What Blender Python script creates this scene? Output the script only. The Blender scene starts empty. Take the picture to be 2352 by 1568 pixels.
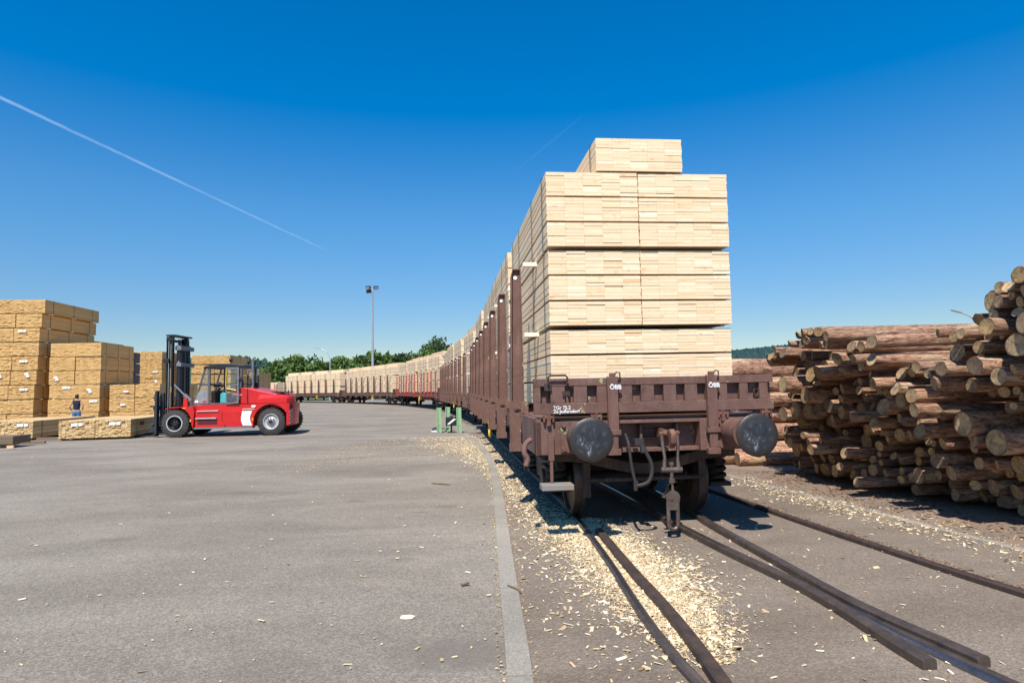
import bpy, bmesh, math, random
from mathutils import Vector, Matrix, Euler
R=random.Random(7)
sc=bpy.context.scene
COL=sc.collection
# ------------------------------------------------------------------ camera measurements (from the photograph)
F,PIT,ROL,H=1460.3,.072,.0206,1.604
def ray(px,py):
    x=px-1176;y=784-py
    u=(x*math.cos(ROL)+y*math.sin(ROL))/F;v=(-x*math.sin(ROL)+y*math.cos(ROL))/F
    return (u,math.cos(PIT)-v*math.sin(PIT),math.sin(PIT)+v*math.cos(PIT))
def G(px,py,z=0.):
    r=ray(px,py);t=(z-H)/r[2];return Vector((r[0]*t,r[1]*t,z))
def D(px,py,d):
    r=ray(px,py);t=d/r[1];return Vector((r[0]*t,d,H+r[2]*t))
def PX(p):
    X,Y,Z=p[0],p[1],p[2]-H
    cy=Y*math.cos(PIT)+Z*math.sin(PIT);up=-Y*math.sin(PIT)+Z*math.cos(PIT)
    if cy<=.1: return (1e6,1e6)
    u=F*X/cy;v=F*up/cy
    return (1176+u*math.cos(ROL)-v*math.sin(ROL),784-(u*math.sin(ROL)+v*math.cos(ROL)))
YAW=.1017;OX,OY=1.6564,6.528;_s,_c=math.sin(YAW),math.cos(YAW)
def LW(r,a,z=0.): return Vector((OX+r*_c-a*_s,OY+r*_s+a*_c,z))
def WL(p): dx,dy=p[0]-OX,p[1]-OY; return (dx*_c+dy*_s,-dx*_s+dy*_c)
# ------------------------------------------------------------------ mesh builder
class MB:
    def __init__(s): s.v=[];s.f=[];s.sm=[];s.t=[];s.mi=[];s.cur=0;s.tone=.5
    def add(s,vs,fs,sm=False):
        o=len(s.v);s.v.extend([tuple(v) for v in vs])
        for f in fs: s.f.append([i+o for i in f]);s.sm.append(sm);s.t.append(s.tone);s.mi.append(s.cur)
        return s
    def box(s,x0,x1,y0,y1,z0,z1,M=None):
        vs=[Vector(p) for p in((x0,y0,z0),(x1,y0,z0),(x1,y1,z0),(x0,y1,z0),(x0,y0,z1),(x1,y0,z1),(x1,y1,z1),(x0,y1,z1))]
        if M: vs=[M@v for v in vs]
        return s.add(vs,[(3,2,1,0),(4,5,6,7),(0,1,5,4),(1,2,6,5),(2,3,7,6),(3,0,4,7)])
    def prism(s,poly,ax,t0,t1,sm=False):
        # poly: 2D points; ax 'y': (x,z) extruded in y ; 'x': (y,z) extruded in x ; 'z': (x,y) extruded in z
        def P(a,b,t): return (a,t,b) if ax=='y' else ((t,a,b) if ax=='x' else (a,b,t))
        n=len(poly);area=sum(poly[i][0]*poly[(i+1)%n][1]-poly[(i+1)%n][0]*poly[i][1] for i in range(n))
        pts=poly if area>0 else poly[::-1]
        vs=[P(a,b,t0) for a,b in pts]+[P(a,b,t1) for a,b in pts]
        flip=(ax=='y')
        lo=list(range(n));hi=list(range(n,2*n))
        sd=[(i,(i+1)%n,n+(i+1)%n,n+i) for i in range(n)]
        if not flip: fs=[lo[::-1],hi]+sd
        else: fs=[lo,hi[::-1]]+[q[::-1] for q in sd]
        return s.add(vs,fs,sm)
    def cyl(s,p0,p1,r0,r1=None,n=16,cap=True,sm=True):
        if r1 is None:r1=r0
        p0=Vector(p0);p1=Vector(p1);d=(p1-p0).normalized();a=d.orthogonal().normalized();b=d.cross(a)
        vs=[];
        for p,r in((p0,r0),(p1,r1)):
            for i in range(n):
                t=2*math.pi*i/n;vs.append(p+a*(r*math.cos(t))+b*(r*math.sin(t)))
        s.add(vs,[(i,(i+1)%n,n+(i+1)%n,n+i) for i in range(n)],sm)
        if cap: s.add(vs,[list(range(n))[::-1],list(range(n,2*n))],False)
        return s
    def lathe(s,prof,c,ax,n=32,sm=True,cap=True):
        # prof: (t along axis, radius); c centre ; ax unit axis
        c=Vector(c);d=Vector(ax).normalized();a=d.orthogonal().normalized();b=d.cross(a);vs=[]
        for t,r in prof:
            for i in range(n):
                q=2*math.pi*i/n;vs.append(c+d*t+a*(r*math.cos(q))+b*(r*math.sin(q)))
        fs=[]
        for k in range(len(prof)-1):
            for i in range(n): fs.append((k*n+i,k*n+(i+1)%n,(k+1)*n+(i+1)%n,(k+1)*n+i))
        s.add(vs,fs,sm)
        if not cap: return s
        if prof[0][1]>1e-4: s.add(vs[:n],[list(range(n))[::-1]])
        if prof[-1][1]>1e-4: s.add(vs[-n:],[list(range(n))])
        return s
    def tube(s,pts,r,n=10,sm=True,closed=False):
        pts=[Vector(p) for p in pts];m=len(pts);vs=[];up=None
        rr=r if isinstance(r,(list,tuple)) else [r]*m
        for k,p in enumerate(pts):
            d=(pts[(k+1)%m if closed else min(k+1,m-1)]-pts[(k-1)%m if closed else max(k-1,0)]).normalized()
            if up is None: up=d.orthogonal().normalized()
            a=(up-d*up.dot(d)).normalized();up=a;b=d.cross(a)
            for i in range(n):
                t=2*math.pi*i/n;vs.append(p+a*(rr[k]*math.cos(t))+b*(rr[k]*math.sin(t)))
        K=m if closed else m-1
        fs=[(k*n+i,k*n+(i+1)%n,((k+1)%m)*n+(i+1)%n,((k+1)%m)*n+i) for k in range(K) for i in range(n)]
        s.add(vs,fs,sm)
        if not closed: s.add(vs[:n],[list(range(n))[::-1]]);s.add(vs[-n:],[list(range(n))])
        return s
    def sweep(s,path,prof,gap=None):
        # horizontal path of Vectors, prof list of (side offset to the right, z), open strip closed at the ends
        m=len(path);n=len(prof);vs=[]
        for k,p in enumerate(path):
            d=(path[min(k+1,m-1)]-path[max(k-1,0)]);d.z=0;d.normalize();rt=Vector((d.y,-d.x,0))
            for o,z in prof: vs.append((p.x+rt.x*o,p.y+rt.y*o,p.z+z))
        fs=[(k*n+i,(k+1)*n+i,(k+1)*n+(i+1)%n,k*n+(i+1)%n) for k in range(m-1) for i in range(n)]
        fs=[f[::-1] for f in fs]
        s.add(vs,fs);s.add(vs[:n],[list(range(n))]);s.add(vs[-n:],[list(range(n))[::-1]]);return s
    def mesh(s,name,mats):
        me=bpy.data.meshes.new(name);me.from_pydata(s.v,[],s.f)
        if not isinstance(mats,(list,tuple)):mats=[mats]
        for m in mats: me.materials.append(m)
        me.polygons.foreach_set('use_smooth',s.sm);me.polygons.foreach_set('material_index',s.mi)
        at=me.attributes.new('tone','FLOAT','FACE');at.data.foreach_set('value',s.t)
        me.update()
        if any(s.sm): me.set_sharp_from_angle(angle=math.radians(40))
        return me
    def build(s,name,mats,parent=None,loc=(0,0,0),rot=(0,0,0),bevel=0,recalc=True):
        me=s.mesh(name,mats)
        if recalc:
            b=bmesh.new();b.from_mesh(me);bmesh.ops.recalc_face_normals(b,faces=b.faces);b.to_mesh(me);b.free()
        o=bpy.data.objects.new(name,me);COL.objects.link(o);o.location=loc;o.rotation_euler=rot
        if parent: o.parent=parent
        if bevel:
            m=o.modifiers.new('bevel','BEVEL');m.width=bevel;m.segments=2;m.limit_method='ANGLE';m.angle_limit=math.radians(35)
        return o
def tag(o,label=None,cat=None,group=None,kind=None):
    if label:o['label']=label
    if cat:o['category']=cat
    if group:o['group']=group
    if kind:o['kind']=kind
    return o
def empty(name,loc=(0,0,0),rz=0):
    o=bpy.data.objects.new(name,None);o.empty_display_size=.2;COL.objects.link(o);o.location=loc;o.rotation_euler=(0,0,rz);return o
def inst(o,name=None,loc=None,rz=None,parent=None):
    c=o.copy();COL.objects.link(c)
    c.parent=parent
    if loc is not None:c.location=loc
    if rz is not None:c.rotation_euler=(0,0,rz)
    return c
def copy_tree(o,parent=None):
    c=inst(o,parent=parent)
    for ch in list(o.children): copy_tree(ch,c)
    return c
def text(body,size,name,mat,parent,M,bold=.0,depth=.001):
    cu=bpy.data.curves.new(name,'FONT');cu.body=body;cu.size=size;cu.bevel_depth=bold;cu.bevel_resolution=0;cu.extrude=depth;cu.align_x='LEFT'
    t=bpy.data.objects.new(name,cu);COL.objects.link(t)
    dg=bpy.context.evaluated_depsgraph_get();me=bpy.data.meshes.new_from_object(t.evaluated_get(dg))
    bpy.data.objects.remove(t);me.materials.clear();me.materials.append(mat)
    o=bpy.data.objects.new(name,me);COL.objects.link(o);o.parent=parent;o.matrix_local=M;return o
# ------------------------------------------------------------------ materials
def nt(name):
    m=bpy.data.materials.new(name);m.use_nodes=True;n=m.node_tree.nodes;l=m.node_tree.links
    b=n['Principled BSDF'];return m,n,l,b
def N(n,t,**k):
    x=n.new(t)
    for a,v in k.items():
        if a in x.inputs: x.inputs[a].default_value=v
        else: setattr(x,a,v)
    return x
def ramp(n,l,src,stops):
    r=n.new('ShaderNodeValToRGB');e=r.color_ramp.elements
    while len(e)<len(stops): e.new(.5)
    for i,(p,c) in enumerate(stops): e[i].position=p;e[i].color=(*c,1) if len(c)==3 else c
    l.new(src,r.inputs[0]);return r.outputs[0]
def mixc(n,l,fac,a,b,blend='MIX'):
    m=n.new('ShaderNodeMix');m.data_type='RGBA';m.blend_type=blend
    for s,i in((fac,0),(a,6),(b,7)):
        if hasattr(s,'links') or isinstance(s,bpy.types.NodeSocket): l.new(s,m.inputs[i])
        else: m.inputs[i].default_value=s if i==0 else ((*s,1) if len(s)==3 else s)
    return m.outputs[2]
def noise(n,l,vec,scale,detail=4,rough=.6,dist=0):
    t=N(n,'ShaderNodeTexNoise');t.inputs['Scale'].default_value=scale;t.inputs['Detail'].default_value=detail
    t.inputs['Roughness'].default_value=rough;t.inputs['Distortion'].default_value=dist
    if vec is not None:l.new(vec,t.inputs['Vector'])
    return t.outputs['Fac']
def mapping(n,l,src,scale=(1,1,1),rot=(0,0,0),loc=(0,0,0)):
    m=n.new('ShaderNodeMapping');l.new(src,m.inputs[0]);m.inputs['Scale'].default_value=scale;m.inputs['Rotation'].default_value=rot;m.inputs['Location'].default_value=loc;return m.outputs[0]
def bump(n,l,b,h,strength,dist):
    x=n.new('ShaderNodeBump');x.inputs['Strength'].default_value=strength;x.inputs['Distance'].default_value=dist;l.new(h,x.inputs['Height']);l.new(x.outputs[0],b.inputs['Normal'])
def simple(name,col,rough=.5,metal=0.,var=.15,scale=6,bmp=.0):
    m,n,l,b=nt(name);tc=n.new('ShaderNodeTexCoord');f=noise(n,l,tc.outputs['Object'],scale,5)
    lo=tuple(c*(1-var) for c in col);hi=tuple(min(1,c*(1+var)) for c in col)
    l.new(ramp(n,l,f,[(.3,lo),(.7,hi)]),b.inputs['Base Color']);b.inputs['Roughness'].default_value=rough;b.inputs['Metallic'].default_value=metal
    if bmp: bump(n,l,b,noise(n,l,tc.outputs['Object'],scale*8,3),bmp,.005)
    return m
def wood(name,stops,knot=(.3,.17,.08),rough=.75,axis_scale=(14,1.2,30),var2=.25,kamt=.7):
    m,n,l,b=nt(name);tc=n.new('ShaderNodeTexCoord');at=N(n,'ShaderNodeAttribute');at.attribute_name='tone'
    oi=n.new('ShaderNodeObjectInfo')
    off=n.new('ShaderNodeVectorMath');off.operation='ADD';l.new(tc.outputs['Object'],off.inputs[0])
    cx=n.new('ShaderNodeCombineXYZ')
    for i in range(3):
        q=N(n,'ShaderNodeMath');q.operation='MULTIPLY_ADD';l.new(at.outputs['Fac'],q.inputs[0]);q.inputs[1].default_value=37.7+11*i
        r2=N(n,'ShaderNodeMath');r2.operation='MULTIPLY';l.new(oi.outputs['Random'],r2.inputs[0]);r2.inputs[1].default_value=19.
        l.new(r2.outputs[0],q.inputs[2]);l.new(q.outputs[0],cx.inputs[i])
    l.new(cx.outputs[0],off.inputs[1])
    mp=mapping(n,l,off.outputs[0],axis_scale)
    gr=noise(n,l,mp,1.0,5,.65,.6)
    c0=ramp(n,l,at.outputs['Fac'],stops)
    mp2=mapping(n,l,off.outputs[0],(9,.7,16))
    kn=noise(n,l,mp2,1.0,2,.5)
    dark=mixc(n,l,.5,c0,(.45,.3,.16),'MULTIPLY')
    g2=ramp(n,l,gr,[(.42,(0,0,0)),(.75,(1,1,1))])
    c1=mixc(n,l,g2,c0,mixc(n,l,var2,c0,knot))
    k2=ramp(n,l,kn,[(.62,(0,0,0)),(.74,(.75,.75,.75))])
    c2=mixc(n,l,k2,c1,mixc(n,l,kamt,c0,knot))
    # long grey streaks of dust on the whole pack
    l.new(c2,b.inputs['Base Color']);b.inputs['Roughness'].default_value=rough
    bump(n,l,b,gr,.25,.004);return m
M={}
M['wood_fresh']=wood('fresh_wood',[(0,(.72,.47,.25)),(.25,(.82,.60,.365)),(.6,(.86,.66,.43)),(1,(.92,.78,.57))],knot=(.60,.34,.13),var2=.2)
M['wood_white']=wood('white_wood',[(0,(.86,.74,.55)),(1,(.92,.84,.68))])
M['wood_yard']=wood('yard_wood',[(0,(.52,.29,.09)),(.3,(.67,.40,.14)),(.7,(.76,.485,.19)),(1,(.84,.60,.29))],knot=(.30,.15,.05),var2=.5,kamt=.25,axis_scale=(30,1.2,60))
M['wood_yard_pale']=wood('pale_yard_wood',[(0,(.50,.31,.12)),(.5,(.72,.49,.22)),(1,(.84,.64,.36))],knot=(.3,.16,.06),var2=.35,kamt=.3)
M['wood_grey']=wood('grey_wood',[(0,(.12,.10,.09)),(1,(.22,.19,.17))])
M['wood_old']=wood('old_wood',[(0,(.13,.09,.06)),(1,(.24,.17,.11))])
M['strap']=simple('green_strap',(.015,.06,.045),.5)
M['strap_dark']=simple('dark_strap',(.03,.025,.02),.5)
M['paper']=simple('paper',(.8,.8,.8),.8,var=.05)
M['white']=simple('white_paint',(.75,.75,.73),.6,var=.08)
M['black']=simple('black_metal',(.022,.024,.028),.45,.2)
M['dark']=simple('dark_metal',(.02,.018,.016),.7,.1,var=.4)
M['rubber']=simple('rubber',(.045,.04,.036),.85,var=.4,scale=9,bmp=.3)
M['hose']=simple('hose_rubber',(.028,.025,.024),.7)
M['chrome']=simple('chrome',(.7,.7,.72),.15,1.)
M['grey_paint']=simple('grey_paint',(.18,.19,.2),.5)
M['light_grey']=simple('light_grey_paint',(.45,.45,.46),.5)
M['yellow']=simple('yellow_paint',(.75,.5,.02),.45)
M['orange']=simple('orange_plastic',(.75,.27,.03),.4)
M['teal']=simple('teal_plastic',(.06,.42,.42),.45)
M['green_post']=simple('green_post_paint',(.25,.42,.22),.6,var=.25)
M['galv']=simple('galvanised_steel',(.45,.47,.5),.5,.3)
M['lens']=simple('lamp_glass',(.55,.58,.6),.12)
M['concrete']=None
M['skin']=simple('skin',(.5,.28,.19),.6)
M['hair']=simple('hair',(.02,.014,.01),.6)
M['shirt']=simple('navy_cloth',(.012,.016,.035),.9)
M['jeans']=simple('blue_denim',(.07,.16,.32),.9)
M['red_stake']=simple('red_stake_paint',(.36,.03,.03),.55,var=.3)
M['red_text']=simple('red_spray_paint',(.4,.03,.02),.8)
M['rust']=simple('rusty_steel',(.16,.075,.05),.75,.2,var=.5,scale=12,bmp=.4)
M['grease']=None
def red_paint():
    m,n,l,b=nt('red_paint');tc=n.new('ShaderNodeTexCoord');f=noise(n,l,tc.outputs['Object'],2.2,6,.7)
    c=ramp(n,l,f,[(.35,(.50,.012,.013)),(.6,(.58,.016,.017)),(.8,(.46,.045,.03))])
    l.new(c,b.inputs['Base Color']);b.inputs['Roughness'].default_value=.32;b.inputs['Coat Weight'].default_value=.12;b.inputs['Coat Roughness'].default_value=.12;return m
M['red']=red_paint()
def wagon_paint(name,base,peel=(.32,.36,.17)):
    m,n,l,b=nt(name);tc=n.new('ShaderNodeTexCoord');V=tc.outputs['Object']
    f=noise(n,l,V,3.5,7,.65);f2=noise(n,l,V,28,4,.6)
    c=ramp(n,l,f,[(.25,tuple(x*.62 for x in base)),(.5,base),(.75,tuple(x*1.3 for x in base))])
    c=mixc(n,l,ramp(n,l,f2,[(.5,(0,0,0)),(.75,(.6,.6,.6))]),c,tuple(x*.5 for x in base))
    dst=noise(n,l,mapping(n,l,V,(6,6,1.1)),1.4,5,.7)
    c=mixc(n,l,ramp(n,l,dst,[(.52,(0,0,0)),(.75,(.45,.45,.45))]),c,(.25,.17,.14))
    ru=noise(n,l,mapping(n,l,V,(7,7,2.6)),1.7,6,.75,.6)
    c=mixc(n,l,ramp(n,l,ru,[(.56,(0,0,0)),(.66,(.8,.8,.8))]),c,(.11,.042,.02))
    gm=noise(n,l,V,2.1,5,.7,.8)
    c=mixc(n,l,ramp(n,l,gm,[(.55,(0,0,0)),(.68,(.6,.6,.6))]),c,tuple(x*.28 for x in base))
    p=noise(n,l,V,5.2,5,.75,.3)
    c=mixc(n,l,ramp(n,l,p,[(.645,(0,0,0)),(.652,(1,1,1))]),c,peel)
    l.new(c,b.inputs['Base Color'])
    l.new(ramp(n,l,f,[(.3,(.75,.75,.75)),(.7,(.5,.5,.5))]),b.inputs['Roughness'])
    bump(n,l,b,f2,.35,.004);return m
M['wagon']=wagon_paint('brown_wagon_paint',(.158,.080,.060))
M['wagon_dark']=wagon_paint('sooty_wagon_paint',(.045,.027,.022),(.06,.04,.035))
def buffer_mat():
    m,n,l,b=nt('greased_buffer_steel');tc=n.new('ShaderNodeTexCoord');V=tc.outputs['Object']
    f=noise(n,l,V,7,9,.75,.5);f2=noise(n,l,V,3,3)
    c=ramp(n,l,f,[(.3,(.016,.018,.022)),(.5,(.04,.044,.05)),(.58,(.075,.08,.09)),(.64,(.34,.36,.42)),(.7,(.6,.62,.66))])
    gr=n.new('ShaderNodeTexGradient');gr.gradient_type='SPHERICAL'
    l.new(mapping(n,l,V,(5.5,5.5,5.5)),gr.inputs[0])
    c=mixc(n,l,ramp(n,l,gr.outputs['Fac'],[(.0,(0,0,0)),(.25,(1,1,1))]),(.045,.04,.038),c)
    l.new(c,b.inputs['Base Color']);b.inputs['Roughness'].default_value=.42;b.inputs['Metallic'].default_value=.35
    bump(n,l,b,f,.6,.01);return m
M['grease']=buffer_mat()
def rail_mat(name,c0,c1,metal,rough):
    m,n,l,b=nt(name);g=n.new('ShaderNodeNewGeometry');f=noise(n,l,g.outputs['Position'],9,6,.7)
    l.new(ramp(n,l,f,[(.3,c0),(.7,c1)]),b.inputs['Base Color']);b.inputs['Metallic'].default_value=metal;b.inputs['Roughness'].default_value=rough
    bump(n,l,b,noise(n,l,g.outputs['Position'],60,3),.3,.003);return m
M['rail']=rail_mat('worn_rail_steel',(.06,.045,.037),(.14,.105,.085),.4,.45)
M['rail_bright']=rail_mat('bright_rail_steel',(.18,.18,.19),(.3,.3,.32),.9,.28)
M['rail_rust']=rail_mat('rusty_rail_steel',(.045,.03,.024),(.10,.065,.05),.25,.6)
def mul(n,l,a,k):
    q=N(n,'ShaderNodeMath');q.operation='MULTIPLY';l.new(a,q.inputs[0]);q.inputs[1].default_value=k;return q.outputs[0]
def asphalt(name,cols,agg,spot,dirt=None,sc1=1.,stains=()):
    m,n,l,b=nt(name);g=n.new('ShaderNodeNewGeometry');P=g.outputs['Position']
    big=noise(n,l,mapping(n,l,P,(.22,.5,1),(0,0,.5)),1.,7,.62,.4)
    c=ramp(n,l,big,[(.32,tuple(q*.86 for q in cols[0])),(.44,cols[0]),(.54,cols[1]),(.66,cols[2])])
    vo=N(n,'ShaderNodeTexVoronoi');vo.inputs['Scale'].default_value=85*sc1;l.new(P,vo.inputs['Vector'])
    bw=n.new('ShaderNodeSeparateColor');l.new(vo.outputs['Color'],bw.inputs[0])
    c=mixc(n,l,agg,c,ramp(n,l,bw.outputs[0],[(0,(.5,.5,.5)),(.6,(.98,.98,.98)),(.95,(1.55,1.52,1.46))]),'MULTIPLY')
    vo2=noise(n,l,P,40*sc1,3,.7)
    c=mixc(n,l,.55,c,ramp(n,l,vo2,[(.3,(.74,.74,.74)),(.7,(1.24,1.24,1.23))]),'MULTIPLY')
    st=noise(n,l,mapping(n,l,P,(.35,1.0,1),(0,0,.35)),.9,4,.55,.8)
    c=mixc(n,l,ramp(n,l,st,[(.60,(0,0,0)),(.74,(.6,.6,.6))]),c,spot)
    st2=noise(n,l,mapping(n,l,P,(1.1,2.2,1)),1.6,3,.5,.3)
    c=mixc(n,l,ramp(n,l,st2,[(.69,(0,0,0)),(.78,(.65,.65,.65))]),c,spot)
    tr=noise(n,l,mapping(n,l,P,(.055,.9,1),(0,0,.28)),1.,4,.6,.5)
    c=mixc(n,l,ramp(n,l,tr,[(.54,(0,0,0)),(.76,(.34,.34,.34))]),c,spot)
    for (sx,sy,rx,ry,am) in stains:
        mp_=mapping(n,l,P,(1/rx,1/ry,0),(0,0,0),(-sx/rx,-sy/ry,0))
        ln=n.new('ShaderNodeVectorMath');ln.operation='LENGTH';l.new(mp_,ln.inputs[0])
        dn_=noise(n,l,P,3.5,5,.7);q=N(n,'ShaderNodeMath');q.operation='MULTIPLY_ADD';l.new(dn_,q.inputs[0]);q.inputs[1].default_value=1.3;l.new(ln.outputs['Value'],q.inputs[2])
        c=mixc(n,l,ramp(n,l,q.outputs[0],[(.0,(0,0,0)),(.001,(am,am,am)),(.9,(am,am,am)),(1.,(0,0,0))]) if 0 else ramp(n,l,mul(n,l,q.outputs[0],.5),[(.55,(am,am,am)),(.85,(0,0,0))]),c,spot)
    pb=noise(n,l,mapping(n,l,P,(.8,.8,1),(0,0,.9)),1.,8,.75,.6)
    c=mixc(n,l,.5,c,ramp(n,l,pb,[(.3,(.80,.80,.80)),(.7,(1.16,1.15,1.13))]),'MULTIPLY')
    if dirt:
        dn=noise(n,l,P,1.3,6,.7,.5);c=mixc(n,l,ramp(n,l,dn,[(.45,(0,0,0)),(.65,(.8,.8,.8))]),c,dirt)
    l.new(c,b.inputs['Base Color']);b.inputs['Roughness'].default_value=.9;b.inputs['Specular IOR Level'].default_value=.25
    hs=N(n,'ShaderNodeMath');hs.operation='ADD';l.new(vo.outputs['Distance'],hs.inputs[0]);l.new(vo2,hs.inputs[1])
    bump(n,l,b,hs.outputs[0],.5,.006);return m
M['asphalt']=asphalt('pale_asphalt',[(.226,.193,.154),(.262,.226,.181),(.292,.254,.205)],.55,(.15,.128,.104),stains=[(-.32,4.05,.55,.33,.7),(-4.6,7.4,.3,.15,.45),(-2.35,9.6,.22,.12,.6),(-5.6,5.3,.6,.3,.5),(-.95,9.0,.2,.15,.5),(-1.1,6.3,.2,.1,.45)])
M['asphalt_track']=asphalt('track_asphalt',[(.182,.142,.106),(.214,.17,.13),(.245,.197,.153)],.45,(.13,.096,.072))
M['log_ground']=asphalt('dusty_log_yard_ground',[(.20,.158,.122),(.235,.187,.147),(.27,.217,.172)],.45,(.14,.10,.072),(.26,.165,.105))
M['concrete']=asphalt('kerb_concrete',[(.27,.24,.195),(.315,.28,.23),(.355,.32,.262)],.35,(.2,.185,.16),None,1.3)
def field():
    m,n,l,b=nt('meadow_ground');g=n.new('ShaderNodeNewGeometry');f=noise(n,l,g.outputs['Position'],.05,6)
    l.new(ramp(n,l,f,[(.35,(.05,.09,.03)),(.65,(.12,.13,.06))]),b.inputs['Base Color']);b.inputs['Roughness'].default_value=.95;return m
M['field']=field()
def leaf(name,a,bc,c3,sc_=.5):
    m,n,l,b=nt(name);g=n.new('ShaderNodeNewGeometry');at=N(n,'ShaderNodeAttribute');at.attribute_name='tone'
    f=noise(n,l,g.outputs['Position'],sc_,4)
    c=ramp(n,l,at.outputs['Fac'],[(0,a),(.55,bc),(1,c3)])
    c=mixc(n,l,.5,c,ramp(n,l,f,[(.35,(.55,.6,.5)),(.65,(1.25,1.2,1.1))]),'MULTIPLY')
    l.new(c,b.inputs['Base Color']);b.inputs['Roughness'].default_value=.6
    tr=n.new('ShaderNodeBsdfTranslucent');l.new(c,tr.inputs[0]);mx=n.new('ShaderNodeMixShader');mx.inputs[0].default_value=.22
    o=n['Material Output'];l.new(b.outputs[0],mx.inputs[1]);l.new(tr.outputs[0],mx.inputs[2]);l.new(mx.outputs[0],o.inputs[0]);return m
M['leaf']=leaf('tree_leaves',(.05,.095,.02),(.115,.195,.04),(.20,.29,.065))
M['leaf_dark']=leaf('dark_tree_leaves',(.034,.062,.02),(.075,.13,.035),(.125,.19,.055))
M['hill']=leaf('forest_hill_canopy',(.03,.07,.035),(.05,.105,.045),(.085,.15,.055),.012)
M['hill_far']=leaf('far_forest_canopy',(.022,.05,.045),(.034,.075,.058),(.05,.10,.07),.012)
M['trunk']=simple('tree_bark',(.09,.07,.05),.9)
def bark():
    m,n,l,b=nt('log_bark');tc=n.new('ShaderNodeTexCoord');oi=n.new('ShaderNodeObjectInfo')
    cx=n.new('ShaderNodeCombineXYZ')
    for i in range(3):
        q=N(n,'ShaderNodeMath');q.operation='MULTIPLY';l.new(oi.outputs['Random'],q.inputs[0]);q.inputs[1].default_value=31.+17*i;l.new(q.outputs[0],cx.inputs[i])
    ad=n.new('ShaderNodeVectorMath');ad.operation='ADD';l.new(tc.outputs['Object'],ad.inputs[0]);l.new(cx.outputs[0],ad.inputs[1]);V=ad.outputs[0]
    fi=noise(n,l,mapping(n,l,V,(7,2.6,2.6)),1.,6,.72,.7)
    pa=noise(n,l,mapping(n,l,V,(2.2,1.1,1.1)),1.,5,.65,.5)
    fl=noise(n,l,mapping(n,l,V,(16,5,5)),1.,3,.6,1.2)
    c=ramp(n,l,fi,[(.28,(.045,.024,.017)),(.40,(.23,.13,.088)),(.53,(.53,.34,.24)),(.78,(.76,.54,.40))])
    rc=ramp(n,l,oi.outputs['Random'],[(0,(.7,.6,.54)),(.25,(1.1,.98,.88)),(.5,(.9,.8,.72)),(.7,(1.25,1.08,.95)),(.88,(.62,.52,.46)),(1,(1.0,.95,.92))])
    c=mixc(n,l,1.,c,rc,'MULTIPLY')
    c=mixc(n,l,ramp(n,l,pa,[(.55,(0,0,0)),(.60,(.85,.85,.85))]),c,(.66,.49,.30))
    c=mixc(n,l,ramp(n,l,pa,[(.30,(.75,.75,.75)),(.36,(0,0,0))]),c,(.085,.05,.04))
    c=mixc(n,l,ramp(n,l,fl,[(.64,(0,0,0)),(.70,(.85,.85,.85))]),c,(.06,.035,.025))
    l.new(c,b.inputs['Base Color']);b.inputs['Roughness'].default_value=.9;b.inputs['Specular IOR Level'].default_value=.2
    bump(n,l,b,fi,1.,.06);return m
M['bark']=bark()
def cut():
    m,n,l,b=nt('sawn_log_end');tc=n.new('ShaderNodeTexCoord');oi=n.new('ShaderNodeObjectInfo');V=tc.outputs['Object']
    ds=noise(n,l,V,2.2,3)
    ln=n.new('ShaderNodeVectorMath');ln.operation='LENGTH';sp=n.new('ShaderNodeSeparateXYZ');l.new(V,sp.inputs[0])
    cb=n.new('ShaderNodeCombineXYZ');l.new(sp.outputs[1],cb.inputs[1]);l.new(sp.outputs[2],cb.inputs[2]);l.new(cb.outputs[0],ln.inputs[0])
    q=N(n,'ShaderNodeMath');q.operation='MULTIPLY_ADD';l.new(ln.outputs['Value'],q.inputs[0]);q.inputs[1].default_value=46.
    q2=N(n,'ShaderNodeMath');q2.operation='MULTIPLY';l.new(ds,q2.inputs[0]);q2.inputs[1].default_value=14.;l.new(q2.outputs[0],q.inputs[2])
    sn=N(n,'ShaderNodeMath');sn.operation='SINE';l.new(q.outputs[0],sn.inputs[0])
    cx=n.new('ShaderNodeCombineXYZ')
    for i in range(3):
        w=N(n,'ShaderNodeMath');w.operation='MULTIPLY';l.new(oi.outputs['Random'],w.inputs[0]);w.inputs[1].default_value=23.+13*i;l.new(w.outputs[0],cx.inputs[i])
    ad=n.new('ShaderNodeVectorMath');ad.operation='ADD';l.new(V,ad.inputs[0]);l.new(cx.outputs[0],ad.inputs[1])
    pt=noise(n,l,ad.outputs[0],1.6,6,.7,.8)
    base=ramp(n,l,oi.outputs['Random'],[(0,(.52,.32,.13)),(.25,(.70,.47,.21)),(.5,(.58,.41,.23)),(.75,(.76,.55,.29)),(.93,(.40,.27,.16)),(1,(.24,.17,.12))])
    c=mixc(n,l,ramp(n,l,pt,[(.38,(.75,.75,.75)),(.62,(0,0,0))]),base,(.14,.08,.045))
    c=mixc(n,l,.28,c,ramp(n,l,sn.outputs[0],[(0,(.45,.4,.35)),(1,(1.25,1.2,1.15))]),'MULTIPLY')
    sw=noise(n,l,mapping(n,l,ad.outputs[0],(1,2,14),(.6,0,0)),1.,4,.6,.4)
    c=mixc(n,l,ramp(n,l,sw,[(.55,(0,0,0)),(.75,(.5,.5,.5))]),c,(.12,.08,.055))
    ed=ramp(n,l,ln.outputs['Value'],[(.86,(0,0,0)),(.97,(1,1,1))])
    c=mixc(n,l,ed,c,(.12,.07,.045))
    l.new(c,b.inputs['Base Color']);b.inputs['Roughness'].default_value=.85;bump(n,l,b,sw,.5,.01);return m
M['cut']=cut()
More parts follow.
